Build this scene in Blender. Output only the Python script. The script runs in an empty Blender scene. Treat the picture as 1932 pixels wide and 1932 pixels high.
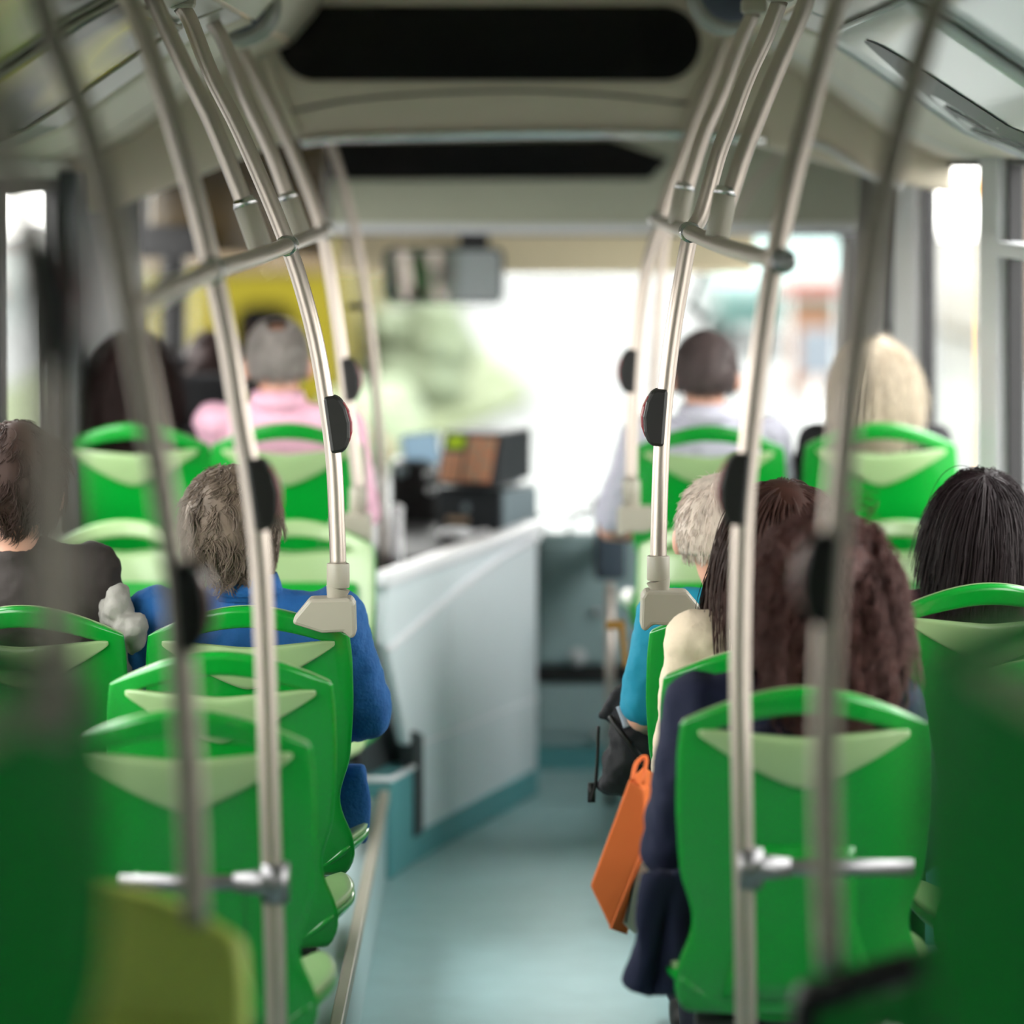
import bpy, bmesh, math, random
import numpy as np
from mathutils import Vector, Matrix, Euler
random.seed(7)
rng = np.random.default_rng(7)
scene = bpy.context.scene
COL = scene.collection
PI = math.pi
# ------------------------------------------------------------------ camera, sky, exposure
F = 7000.0                      # focal length in pixels of the 1932 px frame
EYE = 1.85
cam_data = bpy.data.cameras.new('camera')
cam = bpy.data.objects.new('camera', cam_data); COL.objects.link(cam)
cam.location = (0, 0, EYE); cam.rotation_euler = (PI / 2, 0, 0)
cam_data.sensor_width = 36.0
cam_data.lens = 36.0 * F / 1932.0
cam_data.shift_y = -636.0 / 1932.0
cam_data.clip_start = 0.05; cam_data.clip_end = 500
cam_data.dof.use_dof = True
cam_data.dof.focus_distance = 7.25
cam_data.dof.aperture_fstop = 1.75
scene.camera = cam

world = bpy.data.worlds.new('sky'); scene.world = world
world.use_nodes = True
wn = world.node_tree; wn.nodes.clear()
w_out = wn.nodes.new('ShaderNodeOutputWorld'); w_bg = wn.nodes.new('ShaderNodeBackground')
w_tc = wn.nodes.new('ShaderNodeTexCoord'); w_sep = wn.nodes.new('ShaderNodeSeparateXYZ')
w_ramp = wn.nodes.new('ShaderNodeValToRGB')
w_ramp.color_ramp.elements[0].position = 0.0; w_ramp.color_ramp.elements[0].color = (1.0, 0.97, 0.93, 1)
w_ramp.color_ramp.elements[1].position = 0.6; w_ramp.color_ramp.elements[1].color = (0.97, 0.97, 0.97, 1)
wn.links.new(w_tc.outputs['Generated'], w_sep.inputs[0]); wn.links.new(w_sep.outputs['Z'], w_ramp.inputs[0])
wn.links.new(w_ramp.outputs[0], w_bg.inputs[0]); wn.links.new(w_bg.outputs[0], w_out.inputs[0])
w_bg.inputs[1].default_value = 10.0

scene.view_settings.view_transform = 'Standard'
scene.view_settings.look = 'None'
scene.view_settings.gamma = 1.0
scene.view_settings.use_curve_mapping = False
scene.view_settings.exposure = 0.15
scene.cycles.use_denoising = True
scene.cycles.max_bounces = 12
scene.cycles.diffuse_bounces = 6
scene.cycles.transparent_max_bounces = 16
scene.cycles.sample_clamp_indirect = 8.0
scene.cycles.caustics_reflective = False
scene.cycles.caustics_refractive = False

def P(px, py, Y):
    """a point seen at pixel (px, py), Y metres ahead, as world coordinates"""
    return Vector(((px - 965.0) * Y / F, Y, EYE - (py - 330.0) * Y / F))

# ------------------------------------------------------------------ materials
MATS = {}
def srgb(c):
    f = lambda v: (v / 255.0) / 12.92 if v / 255.0 <= 0.04045 else ((v / 255.0 + 0.055) / 1.055) ** 2.4
    return (f(c[0]), f(c[1]), f(c[2]), 1.0)
def mat(name, rgb, rough=0.5, metal=0.0, coat=0.0, spec=0.5, noise=0.0, nscale=20.0, bump=0.0, bscale=60.0, stretch=None, emit=None, es=1.0):
    m = bpy.data.materials.new(name); m.use_nodes = True
    nt = m.node_tree; b = nt.nodes['Principled BSDF']
    b.inputs['Base Color'].default_value = srgb(rgb)
    b.inputs['Roughness'].default_value = rough; b.inputs['Metallic'].default_value = metal
    b.inputs['Coat Weight'].default_value = coat; b.inputs['Coat Roughness'].default_value = 0.08
    b.inputs['Specular IOR Level'].default_value = spec
    if noise or bump:
        tc = nt.nodes.new('ShaderNodeTexCoord'); mp = nt.nodes.new('ShaderNodeMapping')
        nt.links.new(tc.outputs['Object'], mp.inputs[0])
        if stretch: mp.inputs['Scale'].default_value = stretch
    if noise:
        n = nt.nodes.new('ShaderNodeTexNoise'); n.inputs['Scale'].default_value = nscale; n.inputs['Detail'].default_value = 4
        nt.links.new(mp.outputs[0], n.inputs[0])
        mx = nt.nodes.new('ShaderNodeMix'); mx.data_type = 'RGBA'
        a = srgb(rgb)
        mx.inputs['A'].default_value = (a[0] * (1 - noise), a[1] * (1 - noise), a[2] * (1 - noise), 1)
        mx.inputs['B'].default_value = (min(1, a[0] * (1 + noise)), min(1, a[1] * (1 + noise)), min(1, a[2] * (1 + noise)), 1)
        nt.links.new(n.outputs[0], mx.inputs['Factor']); nt.links.new(mx.outputs['Result'], b.inputs['Base Color'])
    if bump:
        n2 = nt.nodes.new('ShaderNodeTexNoise'); n2.inputs['Scale'].default_value = bscale; n2.inputs['Detail'].default_value = 3
        nt.links.new(mp.outputs[0], n2.inputs[0])
        bp = nt.nodes.new('ShaderNodeBump'); bp.inputs['Strength'].default_value = bump; bp.inputs['Distance'].default_value = 0.01
        nt.links.new(n2.outputs[0], bp.inputs['Height']); nt.links.new(bp.outputs[0], b.inputs['Normal'])
    if emit:
        b.inputs['Emission Color'].default_value = srgb(emit); b.inputs['Emission Strength'].default_value = es
    MATS[name] = m
    return m
mat('green', (0, 139, 40), 0.28, coat=0.5, noise=0.04, nscale=6)
mat('pale_green', (146, 172, 122), 0.3, coat=0.4, noise=0.04, nscale=8)
mat('lime', (218, 232, 116), 0.5, noise=0.06)
mat('steel', (188, 176, 167), 0.36, metal=.82, bump=0.02, bscale=80, stretch=(1, 1, 0.05))
mat('chrome', (200, 198, 200), 0.22, metal=1.0)
mat('void_black', (6, 6, 6), 0.9, spec=0.02)
mat('bar_steel', (140, 138, 140), 0.42, metal=1.0)
mat('bright_chrome', (240, 240, 240), 0.08, metal=1.0)
mat('warm_grey', (156, 150, 136), 0.45, noise=0.03)
mat('black_plastic', (22, 20, 20), 0.45)
mat('red_button', (150, 14, 40), 0.3, coat=0.4)
mat('black_gloss', (6, 6, 7), 0.12, spec=0.25, noise=0.2, nscale=4)
mat('ceiling_grey', (202, 192, 174), 0.55, noise=0.03, nscale=3)
mat('cove_gloss', (150, 150, 138), 0.35, spec=0.5, coat=0.15, noise=0.04, nscale=2)
mat('panel_green_grey', (188, 190, 172), 0.5, noise=0.02)
mat('cab_blue', (224, 232, 236), 0.4, noise=0.02, nscale=4)
mat('cab_trim', (238, 238, 242), 0.3)
mat('dash_teal', (160, 182, 184), 0.45, noise=0.05, nscale=5)
mat('floor_vinyl', (150, 182, 184), 0.42, noise=0.12, nscale=9, bump=0.03, bscale=200)
mat('teal_vinyl', (92, 156, 160), 0.45, noise=0.05)
mat('dark_grey', (62, 66, 68), 0.5, noise=0.05)
mat('near_black', (28, 27, 29), 0.5)
mat('silver_frame', (205, 206, 208), 0.4, noise=0.02)
mat('wall_grey', (188, 192, 184), 0.5, noise=0.03)
mat('skin', (214, 160, 138), 0.5, noise=0.06, nscale=30)
mat('skin_pale', (228, 184, 164), 0.5, noise=0.05, nscale=30)
mat('eye_white', (235, 235, 232), 0.2)
mat('pink_cloth', (238, 186, 208), 0.85, noise=0.04, bump=0.15, bscale=40)
mat('white_cloth', (196, 194, 210), 0.85, noise=0.03, bump=0.15, bscale=40)
mat('blue_cloth', (20, 88, 152), 0.85, noise=0.15, nscale=40, bump=0.3, bscale=120)
mat('cyan_cloth', (8, 134, 164), 0.85, noise=0.06, bump=0.2, bscale=50)
mat('cream_cloth', (226, 208, 184), 0.9, noise=0.04, bump=0.2, bscale=90)
mat('navy_cloth', (12, 19, 50), 0.9, noise=0.1, bump=0.2, bscale=100)
mat('black_cloth', (22, 21, 25), 0.9, noise=0.1, bump=0.2, bscale=60)
mat('slate_cloth', (52, 62, 80), 0.9, noise=0.1, bump=0.2, bscale=60)
mat('maroon_cloth', (66, 34, 48), 0.9, noise=0.1, bump=0.2, bscale=60)
mat('dark_cloth', (54, 48, 46), 0.9, noise=0.1, bump=0.2, bscale=60)
mat('grey_scarf', (152, 149, 143), 0.9, noise=0.08, bump=0.4, bscale=40)
mat('trousers', (38, 42, 56), 0.9, noise=0.1)
mat('shoe', (30, 24, 22), 0.5)
mat('locker_brown', (70, 54, 22), 0.25, coat=0.5, noise=0.3, nscale=3)
def hairmat(name, rgb, noise=0.35, rough=0.42):
    mat(name, rgb, max(rough, .5), spec=0.22, noise=noise * 1.4, nscale=55, stretch=(1, 1, 0.15))
hairmat('hair_dark', (42, 26, 24)); hairmat('hair_brown', (60, 43, 37)); hairmat('hair_curly', (80, 50, 46))
hairmat('hair_grey_brown', (112, 98, 86), 0.5); hairmat('hair_grey', (150, 142, 138), 0.4); hairmat('hair_dark_grey', (84, 72, 72), 0.4)
hairmat('hair_blonde', (198, 184, 164), 0.35); hairmat('hair_black', (27, 15, 18), 0.4, 0.36); hairmat('hair_long', (54, 31, 25), 0.35)
hairmat('hair_white', (206, 190, 178), 0.3)
mat('orange_paper', (240, 118, 54), 0.7, noise=0.06, nscale=12, bump=0.3, bscale=12)
mat('white_paper', (222, 220, 206), 0.8, noise=0.04)
mat('bag_black', (32, 32, 36), 0.8, noise=0.15, bump=0.4, bscale=30)
mat('strap_grey', (150, 160, 172), 0.7)
mat('bin_blue', (58, 70, 82), 0.5)
mat('keypad', (196, 168, 140), 0.6)
mat('key_red', (226, 160, 124), 0.6)
mat('lcd', (170, 200, 40), 0.3, emit=(170, 200, 40), es=0.25)
mat('machine_dark', (52, 57, 62), 0.45, noise=0.04)
mat('machine_light', (150, 166, 174), 0.45)
mat('screen', (170, 196, 214), 0.15, emit=(150, 190, 220), es=0.35)
mat('mirror', (235, 235, 235), 0.03, metal=1.0)
mat('shade_beige', (232, 216, 184), 0.8)
mat('amber_lamp', (255, 170, 60), 0.4, emit=(255, 180, 80), es=1.0)
mat('red_lamp', (255, 90, 60), 0.4, emit=(255, 90, 70), es=1.0)
mat('yellow_paint', (86, 78, 6), 0.6, spec=0.1)
mat('bus_amber', (62, 44, 6), 0.5)
mat('road', (86, 88, 87), 0.8, noise=0.05)
mat('kerb', (88, 86, 82), 0.8)
mat('grass', (80, 90, 58), 0.9, noise=0.2, nscale=1.0)
mat('leaf_green', (92, 102, 80), 0.8, noise=0.2, nscale=1.5)
mat('flower_red', (130, 60, 50), 0.8)
mat('shop_peach', (116, 84, 62), 0.8)
mat('bark', (110, 90, 70), 0.9)
mat('building_white', (84, 86, 84), 0.8, noise=0.05, nscale=0.3)
mat('building_warm', (104, 92, 84), 0.8)
mat('glass_dark', (20, 17, 10), 0.5, spec=.1)
mat('car_teal', (72, 104, 100), 0.3, coat=0.5)
mat('car_silver', (96, 98, 102), 0.3, coat=0.5)
mat('car_red', (116, 72, 66), 0.3, coat=0.5)
mat('sign_blue', (82, 90, 98), 0.4)
mat('speaker_blue', (72, 80, 98), 0.5, noise=0.1, nscale=100)
mat('speaker_ring', (140, 140, 136), 0.4)
mat('gold', (150, 110, 50), 0.4, metal=0.6)
def glass_mat():
    m = bpy.data.materials.new('clear_glass'); m.use_nodes = True
    nt = m.node_tree; nt.nodes.clear()
    o = nt.nodes.new('ShaderNodeOutputMaterial'); mx = nt.nodes.new('ShaderNodeMixShader')
    t = nt.nodes.new('ShaderNodeBsdfTransparent'); g = nt.nodes.new('ShaderNodeBsdfGlossy')
    t.inputs[0].default_value = (0.96, 0.97, 0.96, 1); g.inputs['Roughness'].default_value = 0.01
    lw = nt.nodes.new('ShaderNodeLayerWeight'); pw = nt.nodes.new('ShaderNodeMath'); pw.operation = 'POWER'; pw.inputs[1].default_value = 5
    ml = nt.nodes.new('ShaderNodeMath'); ml.operation = 'MULTIPLY_ADD'; ml.inputs[1].default_value = .3; ml.inputs[2].default_value = .02
    nt.links.new(lw.outputs['Facing'], pw.inputs[0]); nt.links.new(pw.outputs[0], ml.inputs[0]); nt.links.new(ml.outputs[0], mx.inputs[0]); nt.links.new(t.outputs[0], mx.inputs[1]); nt.links.new(g.outputs[0], mx.inputs[2])
    nt.links.new(mx.outputs[0], o.inputs[0]); MATS['glass'] = m
glass_mat()
def reflection_paint(name, stops, scale, wave=False, coat=.6, st=(1, .35, 1)):  # colour pattern standing in for reflections on the glossy coves
    m = mat(name, (128, 128, 128), 0.3, coat=coat, spec=.25 if coat else .1); nt = m.node_tree; b = nt.nodes['Principled BSDF']
    tc = nt.nodes.new('ShaderNodeTexCoord'); mp = nt.nodes.new('ShaderNodeMapping'); mp.inputs['Scale'].default_value = st
    n = nt.nodes.new('ShaderNodeTexWave' if wave else 'ShaderNodeTexNoise'); n.inputs['Scale'].default_value = scale
    if wave: n.wave_type = 'RINGS'; n.rings_direction = 'Z'; n.inputs['Distortion'].default_value = 1.5
    else: n.inputs['Detail'].default_value = 0.5
    r = nt.nodes.new('ShaderNodeValToRGB'); r.color_ramp.elements[0].position = stops[0][0]; r.color_ramp.elements[0].color = srgb(stops[0][1])
    r.color_ramp.elements[1].position = stops[-1][0]; r.color_ramp.elements[1].color = srgb(stops[-1][1])
    for p_, c_ in stops[1:-1]: e = r.color_ramp.elements.new(p_); e.color = srgb(c_)
    nt.links.new(tc.outputs['Object'], mp.inputs[0]); nt.links.new(mp.outputs[0], n.inputs[0]); nt.links.new(n.outputs[0], r.inputs[0]); nt.links.new(r.outputs[0], b.inputs['Base Color'])
reflection_paint('reflection_olive', [(.36, (48, 52, 42)), (.45, (168, 152, 84)), (.56, (204, 188, 44)), (.66, (96, 92, 60))], 2.6, coat=0)
reflection_paint('reflection_yellow', [(.34, (60, 64, 58)), (.44, (196, 180, 70)), (.56, (150, 160, 40)), (.68, (64, 68, 58))], 2.4, coat=0)
reflection_paint('reflection_white', [(.3, (226, 230, 228)), (.8, (206, 212, 214))], 1.6, coat=.3)
reflection_paint('reflection_pale', [(.3, (200, 212, 216)), (.7, (232, 234, 232))], 1.5, coat=.3)

# ------------------------------------------------------------------ mesh helpers
class MB:
    def __init__(s): s.v = []; s.f = []
    def add(s, vs, fs):
        n = len(s.v); s.v += [tuple(v) for v in vs]; s.f += [tuple(i + n for i in f) for f in fs]; return s
    def box(s, a, b):
        x0, y0, z0 = a; x1, y1, z1 = b
        x0, x1 = min(x0, x1), max(x0, x1); y0, y1 = min(y0, y1), max(y0, y1); z0, z1 = min(z0, z1), max(z0, z1)
        return s.add([(x0, y0, z0), (x1, y0, z0), (x1, y1, z0), (x0, y1, z0), (x0, y0, z1), (x1, y0, z1), (x1, y1, z1), (x0, y1, z1)],
                     [(0, 3, 2, 1), (4, 5, 6, 7), (0, 1, 5, 4), (1, 2, 6, 5), (2, 3, 7, 6), (3, 0, 4, 7)])
    def prism(s, poly, axis, a, b):
        """polygon of 2-D points extruded between a and b along axis"""
        def mk(p, t):
            if axis == 'x': return (t, p[0], p[1])
            if axis == 'y': return (p[0], t, p[1])
            return (p[0], p[1], t)
        n = len(poly)
        vs = [mk(p, a) for p in poly] + [mk(p, b) for p in poly]
        fs = [tuple(range(n))[::-1], tuple(range(n, 2 * n))] + [(i, (i + 1) % n, n + (i + 1) % n, n + i) for i in range(n)]
        return s.add(vs, fs)
    def tube(s, pts, r, n=16, cap=True):
        pts = [Vector(p) for p in pts]; k = len(pts)
        rs = r if isinstance(r, (list, tuple)) else [r] * k
        vs = []; ref = None
        for i, p in enumerate(pts):
            t = (pts[min(i + 1, k - 1)] - pts[max(i - 1, 0)]).normalized()
            if ref is None:
                ref = Vector((0, 1, 0)) if abs(t.y) < 0.9 else Vector((1, 0, 0))
            a = (ref - t * ref.dot(t)).normalized(); b = t.cross(a); ref = a
            for j in range(n):
                w = 2 * PI * j / n
                vs.append(p + (a * math.cos(w) + b * math.sin(w)) * rs[i])
        fs = [(i * n + j, i * n + (j + 1) % n, (i + 1) * n + (j + 1) % n, (i + 1) * n + j) for i in range(k - 1) for j in range(n)]
        if cap: fs += [tuple(range(n))[::-1], tuple(range((k - 1) * n, k * n))]
        return s.add(vs, fs)
    def ell(s, c, r, nu=20, nv=14, rot=None):
        vs = []; fs = []
        M = rot or Matrix.Identity(3)
        for i in range(nv + 1):
            th = PI * i / nv
            for j in range(nu):
                ph = 2 * PI * j / nu
                q = M @ Vector((r[0] * math.sin(th) * math.cos(ph), r[1] * math.sin(th) * math.sin(ph), r[2] * math.cos(th)))
                vs.append(q + Vector(c))
        for i in range(nv):
            for j in range(nu):
                fs.append((i * nu + j, (i + 1) * nu + j, (i + 1) * nu + (j + 1) % nu, i * nu + (j + 1) % nu))
        return s.add(vs, fs)
    def capsule(s, p, q, r1, r2, n=14):
        p = Vector(p); q = Vector(q); d = (q - p); L = d.length; d = d / L
        pts = []; rs = []
        for k in range(5):
            a = PI / 2 * k / 4
            pts.append(p - d * r1 * math.cos(a)); rs.append(max(0.0005, r1 * math.sin(a)))
        pts.append(p + d * L * 0.5); rs.append((r1 + r2) / 2)
        for k in range(5):
            a = PI / 2 * k / 4
            pts.append(q + d * r2 * math.sin(a)); rs.append(max(0.0005, r2 * math.cos(a)))
        return s.tube(pts, rs, n)
    def grid(s, rows):
        n = len(rows[0]); vs = [p for r in rows for p in r]
        return s.add(vs, [(i * n + j, i * n + j + 1, (i + 1) * n + j + 1, (i + 1) * n + j) for i in range(len(rows) - 1) for j in range(n - 1)])
    def xform(s, M):
        s.v = [tuple(M @ Vector(v)) for v in s.v]; return s
    def build(s, name, m, parent=None, smooth=False, bevel=0.0, solid=0.0, sub=0, remesh=0.0, disp=0.0, dscale=0.1, merge=False, local=False, seg=2):
        me = bpy.data.meshes.new(name)
        vs = s.v
        if parent is not None and not local:
            L = parent_world(parent)
            vs = [(v[0] - L[0], v[1] - L[1], v[2] - L[2]) for v in vs]
        me.from_pydata(vs, [], s.f); me.update()
        bm = bmesh.new(); bm.from_mesh(me)
        if merge: bmesh.ops.remove_doubles(bm, verts=bm.verts, dist=0.0005)
        bmesh.ops.recalc_face_normals(bm, faces=bm.faces)
        bm.to_mesh(me); bm.free()
        me.materials.append(MATS[m] if isinstance(m, str) else m)
        o = bpy.data.objects.new(name, me); COL.objects.link(o)
        if parent is not None: o.parent = parent
        mods = False
        if solid:
            d = o.modifiers.new('s', 'SOLIDIFY'); d.thickness = solid; d.offset = 0; mods = True
        if bevel:
            d = o.modifiers.new('b', 'BEVEL'); d.width = bevel; d.segments = seg; d.limit_method = 'ANGLE'; d.angle_limit = 0.6; mods = True
        if remesh:
            d = o.modifiers.new('r', 'REMESH'); d.mode = 'VOXEL'; d.voxel_size = remesh; d.use_smooth_shade = True
            d = o.modifiers.new('sm', 'SMOOTH'); d.iterations = 5; d.factor = 0.6; mods = True
        if sub:
            d = o.modifiers.new('ss', 'SUBSURF'); d.levels = sub; d.render_levels = sub; mods = True
        if disp:
            tx = bpy.data.textures.new(name + '_folds', 'CLOUDS'); tx.noise_scale = dscale
            d = o.modifiers.new('d', 'DISPLACE'); d.texture = tx; d.strength = disp; d.mid_level = 0.5; mods = True
        if mods:
            dg = bpy.context.evaluated_depsgraph_get()
            nm = bpy.data.meshes.new_from_object(o.evaluated_get(dg)); nm.name = name
            o.modifiers.clear(); o.data = nm; me = nm
        if smooth:
            me.polygons.foreach_set('use_smooth', [True] * len(me.polygons))
            if smooth == 'auto':
                me.set_sharp_from_angle(angle=0.6)
        me.update()
        return o
def parent_world(p):
    L = Vector((0, 0, 0))
    while p is not None:
        L += p.location; p = p.parent
    return L
def tag(o, label=None, cat=None, group=None, kind=None):
    if label: o['label'] = label
    if cat: o['category'] = cat
    if group: o['group'] = group
    if kind: o['kind'] = kind
    return o
def thing(name, loc, label, cat, group=None):
    o = bpy.data.objects.new(name, None); COL.objects.link(o); o.location = loc; o.empty_display_size = 0.05
    return tag(o, label, cat, group)
def struct(o): o['kind'] = 'structure'; return o
def copy_tree(o, parent=None):
    c = o.copy(); COL.objects.link(c); c.parent = parent
    for ch in list(o.children): copy_tree(ch, c)
    return c
def smooth_path(pts, per=8):
    pts = [Vector(p) for p in pts]; out = []
    P4 = [pts[0] * 2 - pts[1]] + pts + [pts[-1] * 2 - pts[-2]]
    for i in range(1, len(P4) - 2):
        a, b, c, d = P4[i - 1:i + 3]
        for k in range(per):
            t = k / per
            out.append(0.5 * ((2 * b) + (c - a) * t + (2 * a - 5 * b + 4 * c - d) * t * t + (3 * b - a - 3 * c + d) * t ** 3))
    out.append(pts[-1]); return out
def rrect(x0, z0, x1, z1, r, n=6):
    out = []
    for cx, cz, a0 in ((x1 - r, z1 - r, 0), (x0 + r, z1 - r, PI / 2), (x0 + r, z0 + r, PI), (x1 - r, z0 + r, 1.5 * PI)):
        for k in range(n + 1):
            a = a0 + PI / 2 * k / n; out.append((cx + r * math.cos(a), cz + r * math.sin(a)))
    return out
def rot_z(a): return Matrix.Rotation(a, 3, 'Z')

# ------------------------------------------------------------------ the shell of the bus
HW = 1.2                                     # half of the inner width
Y0, Y1 = -0.9, 13.2
PLW = -0.318                                 # aisle face of the left plinth
b = MB(); b.box((-HW - .06, 3.95, -0.08), (HW + .06, Y1, 0.0)); b.box((-HW - .06, Y0, -0.08), (HW + .06, 3.95, 0.46))
struct(b.build('floor', 'floor_vinyl'))
# plinth under the left seats, with its pale top edge
b = MB(); b.box((-HW, 6.6, 0.0), (PLW - .012, 9.74, 0.215)); t1 = struct(b.build('trim_1', 'dash_teal', bevel=0.004))
b = MB(); b.box((PLW - .03, 6.6, 0.205), (PLW - .004, 9.74, 0.236)); struct(b.build('trim_2', 'warm_grey', bevel=0.004))
b = MB(); b.prism([(-HW, 9.742), (PLW + .004, 9.742), (-.262, 9.96), (-.262, 11.0), (-HW, 11.0)], 'z', 0.0, 0.262); struct(b.build('trim_3', 'teal_vinyl', bevel=0.006))
b = MB(); b.box((0.38, 8.9, 0.0), (HW, 11.2, 0.2)); struct(b.build('trim_4', 'teal_vinyl', bevel=0.006))

COVE = [(1.2, 1.885), (1.15, 1.90), (1.02, 1.955), (0.93, 2.015), (0.85, 2.07), (0.77, 2.125), (0.70, 2.165), (0.61, 2.2)]
def cove(side, ya, yb, name, m, solid=0.02):
    bb = MB()
    n = 8
    bb.grid([[(side * x, ya + (yb - ya) * k / n, z + .012) for x, z in COVE] for k in range(n + 1)])
    return struct(bb.build(name, m, solid=solid, smooth=True))
cove(-1, Y0, 8.35, 'ceiling_left', 'cove_gloss'); cove(1, Y0, 8.35, 'ceiling_right', 'cove_gloss')
cove(-1, 8.36, 10.1, 'ceiling_front_left', 'ceiling_grey'); cove(1, 8.36, 10.1, 'ceiling_front_right', 'ceiling_grey')
b = MB()
prof = [(-.61, 2.2), (-.55, 2.27), (-.48, 2.38), (-.3, 2.42), (0, 2.43), (.3, 2.42), (.48, 2.38), (.55, 2.27), (.61, 2.2)]
b.grid([[(x, y, z + .02) for x, z in prof] for y in (Y0, 2.0, 5.0, 8.0, 10.1)])
struct(b.build('ceiling', 'ceiling_grey', solid=0.03, smooth=True))
# joints across the coves
tn = 5
for side in (-1, 1):
    for yy in (1.8, 3.4, 5.0, 6.4, 7.8, 9.4):
        bb = MB(); bb.tube([(side * x, yy, z + .004) for x, z in COVE], 0.006, 8)
        bb.tube([(side * x, yy + .05, z + .004) for x, z in COVE], 0.004, 8)
        o = struct(bb.build('trim_%d' % tn, 'silver_frame' if side > 0 else 'warm_grey', smooth=True)); tn += 1
def cove_reflection(side, ya, yb, m, label):  # added panel carrying the cove's reflections as painted colour
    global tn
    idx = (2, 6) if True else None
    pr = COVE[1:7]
    t = thing('reflection_panel', (side * .9, ya, 2.05), label, 'reflection panel')
    bb = MB(); bb.grid([[(side * (x - .006), ya + (yb - ya) * k / 8, z - .006) for x, z in pr] for k in range(9)]); bb.build('reflection_paint', m, t, solid=.003, smooth=True)
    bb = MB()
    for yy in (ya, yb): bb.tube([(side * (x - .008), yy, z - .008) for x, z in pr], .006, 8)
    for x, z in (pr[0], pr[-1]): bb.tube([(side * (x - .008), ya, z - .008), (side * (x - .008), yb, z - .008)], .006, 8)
    if m == 'reflection_white':
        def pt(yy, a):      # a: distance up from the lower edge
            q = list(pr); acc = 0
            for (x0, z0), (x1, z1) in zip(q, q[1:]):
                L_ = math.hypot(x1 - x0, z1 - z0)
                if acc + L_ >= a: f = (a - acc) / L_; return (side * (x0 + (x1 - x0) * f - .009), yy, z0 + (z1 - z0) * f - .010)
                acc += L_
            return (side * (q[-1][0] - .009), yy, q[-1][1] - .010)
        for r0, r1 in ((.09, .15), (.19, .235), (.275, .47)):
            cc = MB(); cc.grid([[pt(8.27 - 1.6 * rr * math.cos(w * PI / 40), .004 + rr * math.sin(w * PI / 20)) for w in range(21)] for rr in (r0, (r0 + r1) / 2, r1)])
            cc.build('reflection_arc', 'dark_grey', t, smooth=True)  # dark bands of the reflection, painted as strips
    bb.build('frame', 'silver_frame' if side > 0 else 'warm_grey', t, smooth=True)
cove_reflection(-1, 6.5, 7.74, 'reflection_olive', 'olive and yellow reflections painted on a panel curved under the left ceiling, farther of two')
cove_reflection(-1, 5.1, 6.34, 'reflection_yellow', 'olive yellow reflections painted on a panel curved under the left ceiling, nearer of two')
cove_reflection(1, 6.5, 8.30, 'reflection_white', 'white reflections with dark grey arcs painted on a panel curved under the right ceiling, farther of two')
cove_reflection(1, 5.1, 6.34, 'reflection_pale', 'pale grey-white reflections painted on a panel curved under the right ceiling, nearer of two')
# walls: low panels, header, pillars
def wall(side, segs, nm, zt=1.84):
    X = side * HW; XO = side * (HW + .035)
    bb = MB()
    bb.box((X, Y0, 0), (XO, 13.2, .95)); bb.box((X, Y0, zt), (XO, 13.2, 2.0))
    for a, c in segs: bb.box((X, a, .95), (XO, c, zt))
    return struct(bb.build(nm, 'wall_grey'))
left_win = [(.3, 1.0), (4.8, 5.4), (5.6, 7.05), (7.25, 8.55), (8.7, 9.76), (11.5, 13.05)]  # both sides
right_win = [(.3, 1.0), (4.8, 5.4), (5.6, 7.05), (7.25, 8.94), (9.29, 10.80), (12.3, 13.05)]
def gaps(w):
    out = [(Y0, w[0][0])]
    for i in range(len(w) - 1): out.append((w[i][1], w[i + 1][0]))
    out.append((w[-1][1], 13.2)); return out
wall(-1, gaps(left_win), 'wall_left'); wall(1, gaps(right_win), 'wall_right', 1.905)
# inner pillar covers
def cover(side, ya, yb, m, z0=.95, z1=1.9, d=.03):
    global tn
    bb = MB(); bb.box((side * (HW - d), ya, z0), (side * (HW - .001), yb, z1))
    o = struct(bb.build('trim_%d' % tn, m, bevel=0.008)); tn += 1; return o
cover(-1, 9.8, 11.46, 'dark_grey', .9, 1.86, .05)
cover(1, 8.96, 9.30, 'silver_frame', .6, 1.92, .03); cover(1, 10.82, 11.42, 'silver_frame', .6, 1.92, .03)
cover(1, 11.44, 12.26, 'near_black', .6, 1.86, .05)
for a, c in ((8.56, 8.69), (7.06, 7.24)): cover(-1, a, c, 'near_black', .95, 1.84, .02)
cover(1, 7.06, 7.24, 'silver_frame', .95, 1.92, .02)
wi = 2
for side, wins in ((-1, left_win), (1, right_win)):
    for a, c in wins:
        X = side * (HW + .012); zt = 1.84 if side < 0 else 1.905
        g = MB(); g.box((X - .004, a - .01, .94), (X + .004, c + .01, zt + .01))
        w = struct(g.build('window_%d' % wi, 'glass')); wi += 1
        fr = MB()
        xi, xo = side * (HW - .008), side * (HW + .03)
        t = .035
        fr.box((xi, a, .95), (xo, a + t, zt)); fr.box((xi, c - t, .95), (xo, c, zt))
        fr.box((xi, a + t, .95), (xo, c - t, .95 + t)); fr.box((xi, a + t, zt - t), (xo, c - t, zt))
        f = fr.build('window_gasket', 'near_black', w, bevel=0.004)
        if side > 0 and c < 9.0:
            tr = MB(); tr.box((side * (HW - .04), a + .02, 1.655), (side * (HW + .02), c - .02, 1.69)); tr.build('window_transom', 'silver_frame', w, bevel=0.005)
b = MB(); b.box((-HW - .06, Y0 - .06, .4), (HW + .06, Y0, 2.5)); struct(b.build('wall_rear', 'cab_trim'))

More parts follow.
